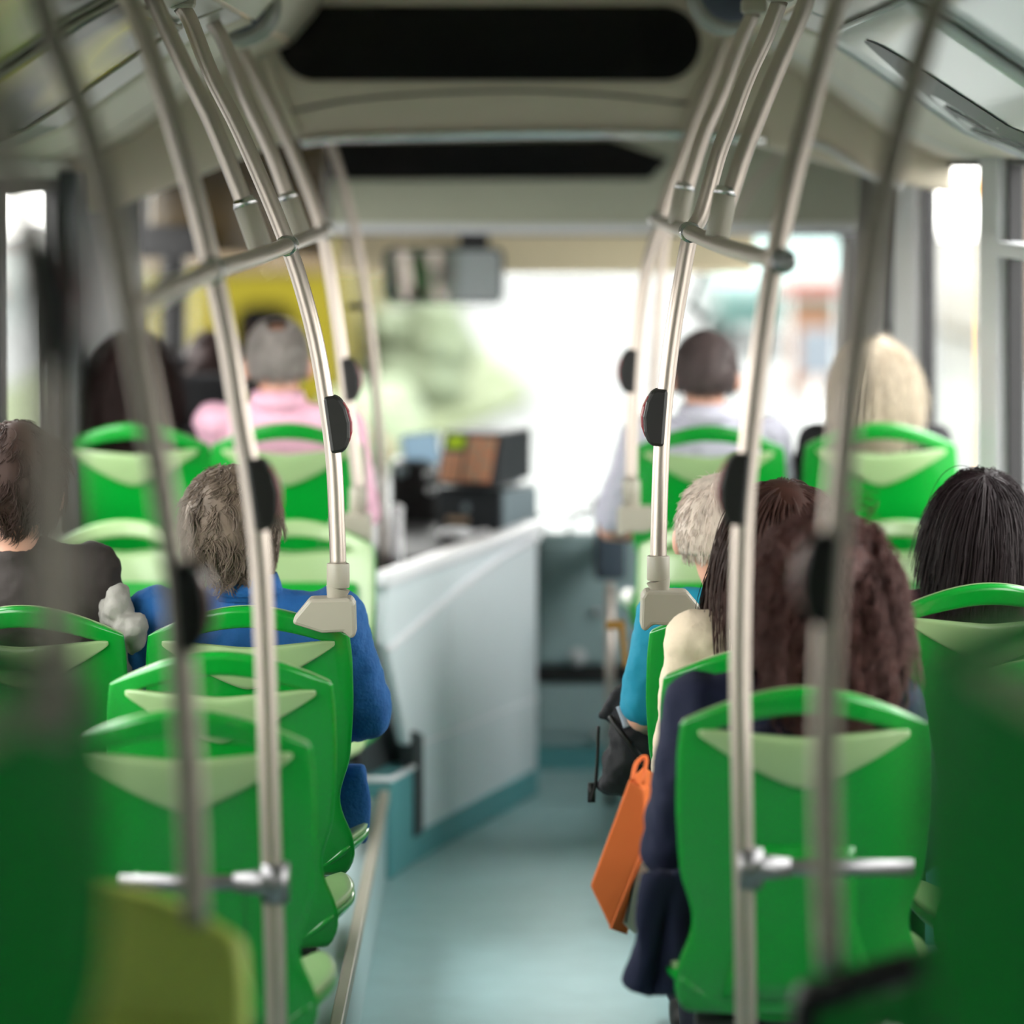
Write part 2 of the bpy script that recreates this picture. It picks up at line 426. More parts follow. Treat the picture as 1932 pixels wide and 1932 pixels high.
# bulkhead across the ceiling
BY = 10.1
poly = [(-1.2, 1.74), (-1.08, 1.762), (-.9, 1.83), (-.70, 1.913), (-.58, 1.952), (-.3, 1.962), (0, 1.966), (.3, 1.964), (.58, 1.955), (.70, 1.925), (.85, 1.885), (1.0, 1.84), (1.2, 1.80),
        (1.2, 1.90), (1.02, 1.97), (.85, 2.09), (.7, 2.18), (.61, 2.22), (.5, 2.42), (0, 2.46), (-.5, 2.42), (-.61, 2.22), (-.7, 2.18), (-.85, 2.09), (-1.02, 1.97), (-1.2, 1.90)]
b = MB(); b.prism(poly, 'y', BY, BY + .12); bulk = struct(b.build('wall_bulkhead', 'ceiling_grey', bevel=0.012))
b = MB(); b.tube(smooth_path([P(545, 211, BY - .002), P(640, 192, BY - .002), P(780, 178, BY - .002), P(965, 172, BY - .002), P(1130, 178, BY - .002), P(1300, 196, BY - .002)]), .0035, 8)
b.build('panel_gap', 'near_black', bulk)
b = MB(); b.tube(smooth_path([P(565, 268, BY - .01), P(640, 260, BY - .01), P(780, 256, BY - .01), P(965, 251, BY - .01), P(1130, 250, BY - .01), P(1290, 252, BY - .01), P(1440, 262, BY - .01)]), .013, 12)
b.build('bottom_edge', 'bright_chrome', bulk, smooth=True)
b = MB(); b.tube(smooth_path([P(1500, 262, BY - .01), P(1560, 280, BY - .01), P(1640, 330, BY - .01), P(1700, 352, BY - .01)]), .010, 10); b.build('bottom_edge', 'silver_frame', bulk, smooth=True)
for sx in (-1, 1):        # rounded corner strips of the bulkhead
    xs = (-.675, -.655, -.615, -.585) if sx < 0 else (.56, .535, .49, .47)
    b = MB(); b.tube(smooth_path([(xs[0], BY - .01, 2.20), (xs[1], BY - .015, 2.12), (xs[2], BY - .012, 2.03), (xs[3], BY - .01, 1.965)]), .014, 10)
    b.build('corner_strip', 'ceiling_grey', bulk, smooth=True)
sg = thing('display_panel', P(922, 82, BY), 'long black pill shaped glass display panel set in the grey ceiling bulkhead', 'display')
p0, p1 = P(525, 152, BY), P(1320, 12, BY)
b = MB(); b.prism(rrect(p0.x, p0.z, p1.x, p1.z, (p1.z - p0.z) / 2 - .001, 12), 'y', BY - .008, BY - .0005); b.build('dark_glass', 'black_gloss', sg, bevel=0.003)
q = .012
b = MB()
ro = rrect(p0.x - q, p0.z - q, p1.x + q, p1.z + q, (p1.z - p0.z) / 2 + q - .001, 12)
b.tube([Vector((x, BY - .002, z)) for x, z in ro] + [Vector((ro[0][0], BY - .002, ro[0][1]))], .004, 6); b.build('bezel', 'ceiling_grey', sg, smooth=True)

# front compartment
b = MB(); b.box((-HW, BY + .12, 1.99), (HW, Y1, 2.03)); struct(b.build('ceiling_cab', 'panel_green_grey'))
FY = 12.35
b = MB()
s = F / FY
zt = EYE + 60 / s; zm = EYE - 12 / s; zb = EYE - 108 / s
b.prism([(-.61, 1.99), (-.61, zb), (HW, zb), (HW, 1.99)], 'y', FY, FY + .06); wf = struct(b.build('wall_front', 'panel_green_grey', bevel=0.006))
c0, c1, c2, c3, c4 = P(600, 340, FY), P(1225, 338, FY), P(1262, 300, FY), P(1150, 262, FY), P(600, 268, FY)
b = MB(); b.prism([(c0.x, c0.z), (c1.x, c1.z), (c2.x, c2.z), (c3.x, c3.z), (c4.x, c4.z)], 'y', FY - .012, FY - .001)
o = b.build('route_display', 'black_gloss', bevel=0.006); tag(o, 'black trapezoid route display above the windscreen, slanted at its right end', 'display')
b = MB(); b.box((-.62, FY - .02, zb - .002), (1.15, FY - .001, zb + .028)); b.build('lower_lip', 'cab_trim', wf, bevel=0.008)
ol = thing('overhead_locker', (-.9, FY, 1.6), 'dark brown glossy overhead locker above the driver, left of the grey header panel', 'locker')
b = MB(); b.prism([(-HW, 1.99), (-HW, 1.60), (-.75, 1.585), (-.612, 1.575), (-.612, 1.99)], 'y', FY - .02, FY + .3); b.build('body', 'locker_brown', ol, bevel=.01)
b = MB(); b.tube([(-.75, FY - .025, 1.64), (-.75, FY - .025, 1.96)], .004, 6); b.build('door_gap', 'near_black', ol)
# windscreen
WZ0, WZ1 = .62, 1.64
g = MB(); g.box((-HW, Y1 - .004, WZ0), (HW, Y1 + .004, WZ1 + .02)); ws = struct(g.build('window_1', 'glass'))
fr = MB(); fr.box((-HW, 12.95, 1.632), (HW, Y1 + .03, 1.99)); fr.box((1.165, 12.8, .6), (HW, Y1 + .03, 1.64)); fr.box((-HW, Y1 - .03, .58), (HW, Y1 + .03, WZ0 + .02)); fr.box((-HW, 13.1, .6), (-HW + .04, Y1 + .03, 1.64))
fr.build('window_gasket', 'near_black', ws, bevel=0.005)
b = MB(); b.box((-HW, 12.2, 0), (HW, Y1, .60)); struct(b.build('wall_dashboard', 'cab_trim', bevel=0.02))
# roller shade
sh = thing('windscreen_blind', (0, 12.7, 1.62), 'pale beige roller shade drawn a little way down across top of windscreen', 'sun shade')
b = MB(); b.tube([(-.62, 12.7, 1.655), (.85, 12.7, 1.655)], .012, 12); b.build('roller', 'near_black', sh, smooth=True)
b = MB(); b.box((-.6, 12.698, 1.52), (.83, 12.702, 1.65)); b.build('shade_cloth', 'shade_beige', sh)
b = MB(); b.tube([(-.6, 12.7, 1.52), (.83, 12.7, 1.52)], .006, 8); b.build('shade_hem', 'shade_beige', sh, smooth=True)
v0, v1 = P(245, 485, 12.2), P(400, 425, 12.2)
sv = thing('sun_visor', (v0.x, 12.2, v1.z), 'black rectangular sun visor in front of the driver, against the yellow bus', 'sun visor')
b = MB(); b.box((v0.x, 12.19, v0.z), (v1.x, 12.215, v1.z)); b.build('visor_board', 'near_black', sv, bevel=0.008)
for vx in (v1.x - .05, v0.x + .05): b = MB(); b.tube([(vx, 12.2, v1.z), (vx, 12.22, 1.99)], .008, 8); b.build('visor_arm', 'near_black', sv)

# driver's cab partition (diagonal)
A = Vector((-.329, 9.76, 0)); Bp = Vector((.075, 11.10, 0))
d = (Bp - A).normalized(); nrm = Vector((d.y, -d.x, 0))      # towards the aisle
cp = thing('cab_partition', A, 'pale blue diagonal cab partition wall with white top rail beside the aisle', 'partition')
def quad_slab(name, m, p, q, z0a, z1a, z0b, z1b, off, th, parent, bev=0.004):
    bb = MB(); o = nrm * off; o2 = nrm * (off + th)
    vs = []
    for oo in (o, o2):
        vs += [(p + oo) + Vector((0, 0, z0a)), (q + oo) + Vector((0, 0, z0b)), (q + oo) + Vector((0, 0, z1b)), (p + oo) + Vector((0, 0, z1a))]
    bb.add(vs, [(0, 1, 2, 3), (7, 6, 5, 4), (0, 4, 5, 1), (1, 5, 6, 2), (2, 6, 7, 3), (3, 7, 4, 0)])
    return bb.build(name, m, parent, bevel=bev)
L = (Bp - A).length
at = lambda t: A + d * (L * t)
bb = MB()
prof2 = [(0, .62), (.12, .33), (.19, .30), (.19, .075), (1, .075), (1, .78), (0, .765)]
vs = []
for oo in (-.03, 0):
    vs += [at(t) + nrm * oo + Vector((0, 0, z)) for t, z in prof2]
n = len(prof2)
bb.add(vs, [tuple(range(n)), tuple(range(n, 2 * n))[::-1]] + [(i, (i + 1) % n, n + (i + 1) % n, n + i) for i in range(n)])
bb.build('panel', 'cab_blue', cp, bevel=0.004)
quad_slab('top_rail', 'cab_trim', at(-.03), at(1.01), .765, .805, .78, .815, -.045, .07, cp, .012)
bb = MB(); bb.tube(smooth_path([at(0) + nrm * .004 + Vector((0, 0, .60)), at(.35) + nrm * .004 + Vector((0, 0, .675)), at(.7) + nrm * .004 + Vector((0, 0, .74)), at(1) + nrm * .004 + Vector((0, 0, .765))]), .011, 8)
bb.build('edge_bead', 'cab_trim', cp, smooth=True)
bb = MB(); bb.tube([at(.19) + nrm * .001 + Vector((0, 0, .31)), at(1) + nrm * .001 + Vector((0, 0, .285))], .004, 6)
bb.tube([at(.4) + nrm * .0005 + Vector((0, 0, .08)), at(.4) + nrm * .0005 + Vector((0, 0, .65))], .0015, 6); bb.build('panel_joint', 'cab_trim', cp)
quad_slab('skirting', 'teal_vinyl', at(0), at(1), 0, .075, 0, .075, -.03, .034, cp)
quad_slab('lower_recess', 'dark_grey', at(.0), at(.2), .27, .62, .1, .32, -.10, .03, cp)
quad_slab('lower_post', 'dark_grey', at(.14), at(.19), .075, .36, .075, .34, -.03, .045, cp)
hb_ = MB(); hb_.box((-.55, 10.02, .262), (-.283, 10.3, .368)); o = hb_.build('heater_box', 'dark_grey', bevel=.008); tag(o, 'dark grey heater box on the teal step at the foot of cab partition', 'box')
st_ = MB(); st_.tube([(-.45, 9.744, .262), (-.318, 9.744, .262), (-.262, 9.955, .262)], .008, 8); struct(st_.build('trim_60', 'cab_trim', smooth=True))
# dashboard lower front, with its locker doors
DY = 11.55
df = thing('dash_cabinet', (.5, DY, 0), 'grey-green front cabinet with dark stripe and chrome knobs right of the cab partition', 'cabinet')
b = MB(); b.box((.05, DY, .07), (.98, DY + .5, .735)); b.build('body', 'dash_teal', df, bevel=0.01)
b = MB(); b.box((.05, DY - .004, 0), (.98, DY + .1, .07)); b.build('skirting', 'teal_vinyl', df)
b = MB(); b.box((.08, DY - .012, .115), (.40, DY - .001, .262)); b.build('door', 'dash_teal', df, bevel=0.005)
b = MB(); b.box((.08, DY - .012, .335), (.40, DY - .001, .70)); dr = b.build('door', 'dash_teal', df, bevel=0.005)
b = MB(); b.box((.055, DY - .01, .27), (.42, DY - .001, .325)); b.build('stripe', 'near_black', df)
for py in (1155, 1388):
    k = P(1124, py, DY - .03); b = MB(); b.ell(k, (.014, .012, .014)); b.tube([k, k + Vector((0, .03, 0))], .006, 8); b.build('knob', 'chrome', df, smooth=True)
k = P(1088, 1240, DY - .02); b = MB(); b.ell(k, (.028, .014, .028)); b.build('handle_dish', 'silver_frame', df, smooth=True)
b = MB(); b.tube(smooth_path([P(1072, 1008, DY), P(1080, 980, DY), P(1105, 962, DY), P(1130, 970, DY), P(1135, 1008, DY)]), .006, 8)
o = b.build('grab_loop', 'chrome', smooth=True); tag(o, 'small bent chrome loop standing on the front cabinet left of blue-grey bin', 'handle')
b = MB(); q0, q1 = P(1122, 1095, 11.2), P(1180, 945, 11.2)
o = thing('litter_bin', ((q0.x + q1.x) / 2, 11.25, q0.z), 'dark blue-grey plastic bin hung at the front beside the man in white', 'bin')
b.prism(rrect(q0.x, 11.2, q1.x, 11.34, .03), 'z', q0.z, q1.z); b.build('bucket', 'bin_blue', o, bevel=0.008)
b = MB(); b.prism(rrect(q0.x - .006, 11.194, q1.x + .006, 11.346, .034), 'z', q1.z - .02, q1.z + .004); b.build('rim', 'machine_dark', o, bevel=0.003)
b = MB(); b.box((q0.x + .02, 11.34, q0.z + .05), (q1.x - .02, DY, q0.z + .1)); b.build('bracket', 'machine_dark', o)
b = MB(); b.tube(smooth_path([P(1122, 1100, 11.0), P(1124, 1300, 11.0), P(1122, 1395, 11.0)]), .012, 10); 
# chrome post at entrance
b = MB(); b.tube([P(1150, 1100, 10.9), Vector((P(1150, 1100, 10.9).x, 10.9, 0))], .014, 12)
o = b.build('entrance_post', 'steel', smooth=True); tag(o, 'short steel post standing on the floor beneath the blue-grey bin', 'post')

# driver's desk and ticket machine
dk = thing('driver_desk', (-.1, 11.7, .72), 'black driver console and desk behind the cab partition', 'desk')
b = MB(); b.prism([(-.30, 10.75), (-.02, 10.95), (.07, 11.25), (.07, 12.15), (-.5, 12.15), (-.5, 11.2)], 'z', .55, .745); b.build('desk_top', 'near_black', dk, bevel=0.02)
e0, e1 = P(735, 1050, 11.8), P(822, 872, 11.8)
b = MB(); b.prism([(e0.x, e0.z), (e1.x + .02, e0.z), (e1.x, e1.z - .02), (e1.x - .04, e1.z), (e0.x, e1.z)], 'y', 11.8, 12.1); b.build('instrument_hood', 'black_plastic', dk, bevel=0.02)
k = P(757, 890, 11.78); b = MB(); b.ell(k, (.018, .012, .018)); b.build('dial', 'machine_light', dk, smooth=True)
for kx, ky, r in ((808, 895, .016), (812, 925, .016)):
    k = P(kx, ky, 11.75); b = MB(); b.ell(k, (r, r, r * .8)); b.build('switch', 'silver_frame', dk, smooth=True)
tm = thing('ticket_machine', P(900, 1000, 11.35), 'dark grey ticket machine with keypad and green display on the cab desk', 'ticket machine')
R = rot_z(math.radians(-30))
base = P(898, 1000, 11.4)
def tmb(mb, name, m, parent=tm, **k):
    mb.xform(Matrix.Translation(base) @ R.to_4x4() @ Matrix.Scale(1.14, 4)); return mb.build(name, m, parent, **k)
tmb(MB().box((-.11, -.02, -.02), (.085, .17, .115)), 'lower_housing', 'machine_dark', bevel=0.006)
tmb(MB().box((.086, -.015, .0), (.094, .165, .11)), 'side_plate', 'machine_light', bevel=0.003)
hd = [(-.045, .12), (.15, .135), (.15, .27), (.005, .262)]
tmb(MB().prism(hd, 'x', -.105, .085), 'console', 'machine_dark', bevel=0.008)
fn = Vector((0, -.142, .05)).normalized(); up = Vector((0, .05, .142)).normalized()
def onface(u0, u1, v0, v1, name, m, th=.004, parent=tm):
    o = Vector((0, -.045, .12)); vs = []
    for t in (0.001, th):
        for u, v in ((u0, v0), (u1, v0), (u1, v1), (u0, v1)):
            vs.append(o + Vector((u, 0, 0)) + up * v + fn * t)
    mb = MB().add(vs, [(0, 1, 2, 3), (7, 6, 5, 4), (0, 4, 5, 1), (1, 5, 6, 2), (2, 6, 7, 3), (3, 7, 4, 0)])
    return tmb(mb, name, m, parent)
onface(-.085, -.035, .105, .138, 'display', 'lcd')
onface(-.02, .065, .012, .138, 'key_panel', 'key_red')
onface(-.092, -.03, .01, .092, 'number_pad', 'keypad')
for i in range(3):
    for j in range(4): onface(-.089 + i * .02, -.075 + i * .02, .014 + j * .019, .028 + j * .019, 'number_key', 'key_red', .008)
for i in range(4):
    for j in range(6): onface(-.016 + i * .02, -.002 + i * .02, .016 + j * .02, .031 + j * .02, 'function_key', 'keypad' if (i + j) % 3 else 'key_red', .008)
tmb(MB().ell((-.02, -.022, .06), (.012, .004, .012)), 'lock', 'machine_light', smooth=True)
tmb(MB().box((-.08, -.026, .02), (-.01, -.021, .035)), 'card_slot', 'keypad', bevel=0.002)
o = thing('tablet_screen', P(795, 850, 11.95), 'small bluish tablet screen tilted on the dashboard left of the ticket machine', 'screen')
M = Matrix.Translation(P(793, 848, 11.95)) @ Euler((math.radians(-12), math.radians(-6), math.radians(8))).to_matrix().to_4x4()
MB().box((-.062, 0, -.055), (.062, .012, .055)).xform(M).build('casing', 'machine_light', o, bevel=0.005)
MB().box((-.054, -.003, -.047), (.054, -.0005, .047)).xform(M).build('display', 'screen', o)
MB().tube([P(793, 860, 11.97), P(793, 940, 11.99)], .01, 8).build('stand', 'black_plastic', o)
b = MB(); k = P(860, 1008, 11.1); b.ell(k, (.06, .05, .022)); b.capsule(k + Vector((.04, -.01, .0)), k + Vector((.09, -.02, .006)), .012, .014)
o = b.build('change_tray', 'cab_trim', remesh=.006, smooth=True); tag(o, 'white rounded change tray lying in front of the ticket machine', 'tray')
k = P(748, 1065, 10.6); b = MB(); b.tube([(k.x, k.y, .70), (k.x, k.y, k.z), (k.x, k.y, P(748, 960, 10.6).z)], .018, 14); b.ell((k.x, k.y, P(748, 960, 10.6).z), (.02, .02, .014))
o = b.build('cab_post', 'cab_trim', smooth=True); tag(o, 'short white round-topped post at left end of the cab partition', 'post')
# paper rolls / clear cover behind the machine
b = MB(); k = P(945, 832, 11.9); b.box(k + Vector((-.05, 0, -.02)), k + Vector((.06, .12, .012))); o = b.build('ticket_cover', 'cab_trim', bevel=0.008); tag(o, 'white flat ticket cover tray on the dashboard behind the ticket machine', 'tray')
b = MB(); k = P(945, 832, 11.9); b.box((k.x - .05, k.y, .60), (k.x + .06, k.y + .12, k.z - .021)); o = b.build('cover_stand', 'machine_light', bevel=0.008); tag(o, 'pale grey box under the white ticket cover behind the ticket machine', 'box')

# interior mirror
m0, m1 = P(722, 573, 12.5), P(950, 466, 12.5)
mr = thing('driver_mirror', ((m0.x + m1.x) / 2, 12.5, m1.z), 'wide black-rimmed interior mirror hanging at the top of windscreen', 'mirror')
b = MB(); b.prism(rrect(m0.x, m0.z, m1.x, m1.z, .035), 'y', 12.5, 12.535)
mh = b.build('mirror_housing', 'machine_dark', mr, bevel=0.01)
b = MB(); pl = rrect(m0.x + .014, m0.z + .012, m1.x - .014, m1.z - .012, .026)
b.add([(x, 12.498 - (x - m0.x) * 0.0, z) for x, z in pl], [tuple(range(len(pl)))]); b.build('mirror_glass', 'mirror', mr)
b = MB(); k = P(893, 470, 12.52); b.box((k.x - .05, 12.515, k.z - .01), (k.x + .05, 12.55, 1.70)); b.build('bracket', 'near_black', mr, bevel=0.01)
# wiper
b = MB(); b.tube([P(1420, 330, 13.3), P(1380, 400, 13.3), P(1340, 480, 13.3), P(1302, 580, 13.3)], .009, 8); b.tube([P(1298, 572, 13.29), P(1330, 602, 13.29)], .014, 8)
o = b.build('wiper_arm', 'near_black', smooth=True); tag(o, 'dark wiper arm slanting across the windscreen behind the right-hand poles', 'wiper')

# corner lamps over the door window
k = P(1770, 260, 10.3); b = MB(); b.box((k.x - .03, 10.3, k.z - .008), (k.x + .034, 10.36, k.z + .010)); o = b.build('warning_lamp', 'red_lamp', bevel=0.004); tag(o, 'small flat orange-red warning lamp above the right door window', 'lamp')
k = P(1826, 352, 20); b = MB(); b.box((k.x - .05, 20, k.z - .06), (k.x + .05, 20.1, k.z + .04)); b.tube([(k.x + .1, 20.05, -.35), (k.x + .1, 20.05, k.z)], .03, 8); o = b.build('street_beacon', 'amber_lamp', bevel=0.01); tag(o, 'small amber lamp on a post outside, seen through right door window', 'lamp')

# speakers
for px, side, lab in ((452, -1, 'round blue-grey loudspeaker in the ceiling left of the display panel'), (1372, 1, 'round blue-grey loudspeaker in the ceiling right of the display panel')):
    k = P(px, 10 if side < 0 else -10, 8.7)
    o = thing('ceiling_speaker', k, lab, 'loudspeaker')
    M = Matrix.Translation(k) @ Euler((math.radians(-20), 0, math.radians(side * 20))).to_matrix().to_4x4()
    b = MB(); b.prism([(.088 * math.cos(a * PI / 16), .088 * math.sin(a * PI / 16)) for a in range(32)], 'y', 0, .05); b.xform(M); b.build('ring', 'speaker_ring', o, bevel=0.008)
    b = MB(); b.ell((0, 0, 0), (.07, .012, .07)); b.xform(M); b.build('grille', 'speaker_blue', o, smooth=True)

# ------------------------------------------------------------------ poles
PR = 0.0163
def pole(name, Y, trace, label, button=None, foot=None, clip=True, sleeve=False, r=PR, cat='grab pole', bside=1, group=None, tee=None, floor=None):
    pts = [P(x, y, Y) for x, y in trace]
    if floor is not None: pts.append(Vector((pts[-1].x, Y, floor)))
    path = smooth_path(pts)
    t = thing(name, path[-1], label, cat, group)
    MB().tube(path, r, 20).build('tube', 'steel', t, smooth=True)
    if clip:
        k = path[0]
        b = MB(); b.box(k + Vector((-.028, -.03, -.004)), k + Vector((.028, .03, .03))); b.build('ceiling_clip', 'warm_grey', t, bevel=0.008)
    if button is not None:
        i = min(range(len(path)), key=lambda i: abs(path[i].z - P(0, button, Y).z)); c = path[i]; tan = (path[i + 1] - path[i - 1]).normalized()
        ang = math.atan2(tan.x, -tan.z)
        M = Matrix.Translation(c) @ Matrix.Rotation(-ang, 4, 'Y')
        prof = [(-.004, -.056), (.018, -.056), (.028, -.050), (.037, -.03), (.041, 0), (.037, .03), (.028, .05), (.018, .056), (-.004, .056)]
        b = MB(); b.prism([(bside * x, z) for x, z in prof], 'y', -.026, .026); b.xform(M); sb = b.build('stop_button', 'black_plastic', t, bevel=0.006)
        prof = [(.026, -.044), (.034, -.040), (.0425, -.02), (.045, 0), (.0425, .02), (.034, .04), (.026, .044)]
        b = MB(); b.prism([(bside * x, z) for x, z in prof], 'y', -.018, .018); b.xform(M); b.build('push_face', 'red_button', sb, bevel=0.003)
    if foot:
        k = path[-1]
        b = MB(); b.tube([k + Vector((0, 0, .004)), k + Vector((0, 0, -.045))], .0225, 20); b.build('collar', 'warm_grey', t, bevel=0.003, smooth='auto')
        b = MB(); b.tube([k + Vector((0, 0, -.045)), k + Vector((-bside * .006, 0, -.07))], [.024, .016], 16); b.build('socket', 'warm_grey', t, smooth='auto')
        if foot == 'collar': return t
        w = [(.026, -.062), (.034, -.075), (.036, -.135), (.026, -.142), (.012, -.128), (-.03, -.13), (-.088, -.112), (-.085, -.10), (-.055, -.064)]
        b = MB(); b.prism([(k.x + bside * x, k.z + z) for x, z in w], 'y', k.y - .038, k.y + .038); b.build('seat_bracket', 'warm_grey', t, bevel=0.007)
    if sleeve:
        k, j = path[-1], path[-5]
        b = MB(); b.tube([k, k + (j - k).normalized() * .085], .0225, 16); b.build('sleeve', 'warm_grey', t, bevel=0.003, smooth='auto')
        b = MB(); b.tube([k + (j - k).normalized() * .08, k + (j - k).normalized() * .095], [.024, .018], 16); b.build('sleeve_cap', 'chrome', t, smooth=True)
    if tee:
        (xa, xb, ty, fitx, sd) = tee
        a, c, f = P(xa, ty, Y), P(xb, ty, Y), P(fitx, ty, Y)
        b = MB(); b.tube([a, c], .0125, 14); b.build('cross_bar', 'bar_steel', t, smooth=True)
        b = MB(); b.tube([c, c * .7 + f * .3, f], [.027, .02, .015], 16); b.tube([c + Vector((0, 0, -.03)), c + Vector((0, 0, .03))], .022, 16); b.build('tee_fitting', 'bar_steel', t, smooth=True)
    return t
pole('grab_pole', 3.0, [(-110, -90), (-70, 50), (-30, 170), (20, 330), (60, 520), (90, 750), (100, 1000), (102, 1225)], 'very blurred nearest steel pole at the left edge with a dark stop button', button=575, foot='collar', clip=True)
pole('grab_pole', 4.4, [(22, -185), (75, 0), (160, 230), (215, 430), (255, 640), (290, 830), (325, 1050), (345, 1300), (358, 1500), (368, 1745)], 'blurred steel pole running down to the lime seat at left', button=1130, foot=False)
pole('grab_pole', 5.72, [(180, -78), (245, 0), (300, 150), (355, 330), (395, 490), (428, 640), (452, 790), (472, 900), (490, 1050), (500, 1250), (506, 1450), (512, 1650), (520, 1932)],
     'long steel pole passing behind the curly grey-brown haired passenger down to the floor', button=942, tee=(225, 518, 1665, 440, 1), floor=0)
pole('grab_pole', 7.3, [(340, 12), (358, 40), (397, 139), (447, 238), (497, 351), (536, 447), (565, 530), (594, 640), (615, 760), (629, 870), (635, 1000), (637, 1066)],
     'sharp steel pole clamped to the seat of the passenger in blue jacket', button=806, foot=True)
pole('grab_pole', 9.5, [(440, 62), (464, 110), (517, 212), (563, 315), (603, 424), (622, 520), (640, 640), (655, 760), (668, 860), (675, 922)],
     'farther steel pole just right of the pink-shirted passenger', button=722, foot=True)
pole('grab_pole', 6.8, [(270, -42), (312, 50), (354, 139), (397, 225), (440, 331), (470, 410), (490, 466)], 'upper steel pole ending in a sleeve on the left rail, nearer of two', sleeve=True)
pole('grab_pole', 8.15, [(392, 32), (420, 76), (464, 185), (510, 285), (545, 380), (567, 440)], 'upper steel pole ending in a sleeve on the left rail, farther of two', sleeve=True)
rl = thing('grab_rail', (-.46, 7, 1.70), 'horizontal steel grab rail joining the poles left of the aisle', 'grab rail')
rp = [P(250, 578, 4.4), P(400, 510, 5.72), P(492, 482, 6.8), P(541, 463, 7.3), P(570, 452, 8.15), P(612, 436, 9.5)]
MB().tube(smooth_path(rp), .0155, 16).build('tube', 'steel', rl, smooth=True)
for i in (1, 3, 5):
    dd = (rp[i] - rp[i - 1]).normalized()
    MB().tube([rp[i] - dd * .03, rp[i] + dd * .03], .021, 16).build('joint_collar', 'chrome', rl, bevel=0.002, smooth='auto')
# right hand poles
RT = lambda s0: [(1200 + x / 4.83, y / 4.83) for x, y in s0]
pole('grab_pole', 4.4, [(1830, -160), (1768, 0), (1700, 230), (1652, 430), (1625, 580), (1600, 750), (1580, 960), (1562, 1180), (1555, 1500), (1564, 1830)], 'blurred steel pole in front of the curly dark haired passenger', button=1090, bside=-1, foot=False)
pole('grab_pole', 5.72, [(1618, -70), (1582, 0), (1522, 220), (1472, 430), (1437, 640), (1412, 850), (1400, 1000), (1395, 1250), (1399, 1500), (1406, 1932)],
     'long steel pole left of curly haired passenger reaching down to the floor', button=920, bside=-1, tee=(1720, 1412, 1637, 1490, -1), floor=0)
pole('grab_pole', 7.3, RT([(1310, 0), (1180, 330), (1010, 700), (850, 1130), (740, 1430), (600, 1932)]) + [(1302, 443), (1286, 524), (1267, 640), (1253, 760), (1246, 870), (1242, 1000), (1241, 1052)],
     'sharp steel pole clamped to the seat in front of the cream-clad passenger', button=782, bside=-1, foot=True)
pole('grab_pole', 9.5, RT([(840, 250), (780, 450), (590, 930), (420, 1400), (330, 1640)]) + [(1258, 370), (1240, 430), (1221, 500), (1206, 590), (1196, 700), (1191, 820), (1190, 908)],
     'farther steel pole left of the white-shirted passenger', button=707, bside=-1, foot=True)
pole('grab_pole', 6.8, RT([(1560, -60), (1500, 130), (1310, 560), (1130, 1000), (960, 1450), (830, 1850)]) + [(1362, 400), (1352, 448)], 'upper steel pole ending in a sleeve on the right rail, nearer of two', bside=-1, sleeve=True)
pole('grab_pole', 8.15, RT([(1070, 110), (930, 420), (780, 830), (620, 1200), (480, 1640), (430, 1800)]) + [(1284, 390), (1277, 425)], 'upper steel pole ending in a sleeve on the right rail, farther of two', bside=-1, sleeve=True)
pole('grab_pole', 10.6, [(1300, 200), (1275, 330), (1250, 480), (1237, 640), (1229, 800), (1226, 1000)], 'thin farther steel pole between the two poles left of the white-shirted man', bside=-1, clip=False, r=.013, floor=0.2)
pole('grab_pole', 12.0, [(1490, 250), (1470, 290), (1420, 350), (1380, 420)], 'thin slanting bar from the ceiling to the windscreen at right', clip=False, r=.010)
rl = thing('grab_rail', (.36, 8, 1.70), 'horizontal steel grab rail joining the poles right of the aisle', 'grab rail')
rp = [P(1474, 492, 5.72), P(1420, 480, 6.1), P(1352, 460, 6.8), P(1300, 438, 7.3), P(1277, 430, 8.15), P(1237, 415, 9.5)]
MB().tube(smooth_path(rp), .0155, 16).build('tube', 'steel', rl, smooth=True)
for i in (0, 3, 5):
    dd = (rp[min(i + 1, 5)] - rp[max(0, i - 1)]).normalized()
    MB().tube([rp[i] - dd * .03, rp[i] + dd * .03], .021, 16).build('joint_collar', 'chrome', rl, bevel=0.002, smooth='auto')
t = pole('cab_pole', 10.9, [(618, 262), (632, 300), (655, 380), (677, 480), (695, 600), (707, 720), (716, 850), (722, 1080)], 'thin steel pole in front of the windscreen left of the mirror', clip=True, r=.0135, floor=0.262)
a, c = P(655, 578, 10.9), P(692, 578, 10.9)
MB().tube([a, c], .010, 10).build('side_arm', 'black_plastic', t, smooth=True)

# ------------------------------------------------------------------ seats
def hw(z):     # half width of the back shell at height z
    pts = [(0, .185), (.035, .208), (.08, .205), (.13, .180), (.165, .172), (.24, .198), (.35, .206), (.45, .204), (.50, .198), (.56, .19)]
    for (z0, w0), (z1, w1) in zip(pts, pts[1:]):
        if z <= z1: return w0 + (w1 - w0) * (z - z0) / (z1 - z0)
    return pts[-1][1]
def ztop(u): return .557 - .062 * abs(u) ** 1.9
def hole(u):
    a = min(1.0, abs(u) / .78)
    lo = .470 + .014 * a; hi = .514 - .034 * a ** 1.8
    if abs(u) >= .78: lo = hi = .482
    return lo, max(hi, lo)
def yoff(u, z): return -.11 * (z / .557) + .035 * abs(u) ** 2.5 + .02 * math.sin(PI * min(1, z / .45)) * (1 - abs(u))
US = [-1, -.95, -.86, -.78, -.65, -.5, -.35, -.18, 0, .18, .35, .5, .65, .78, .86, .95, 1]
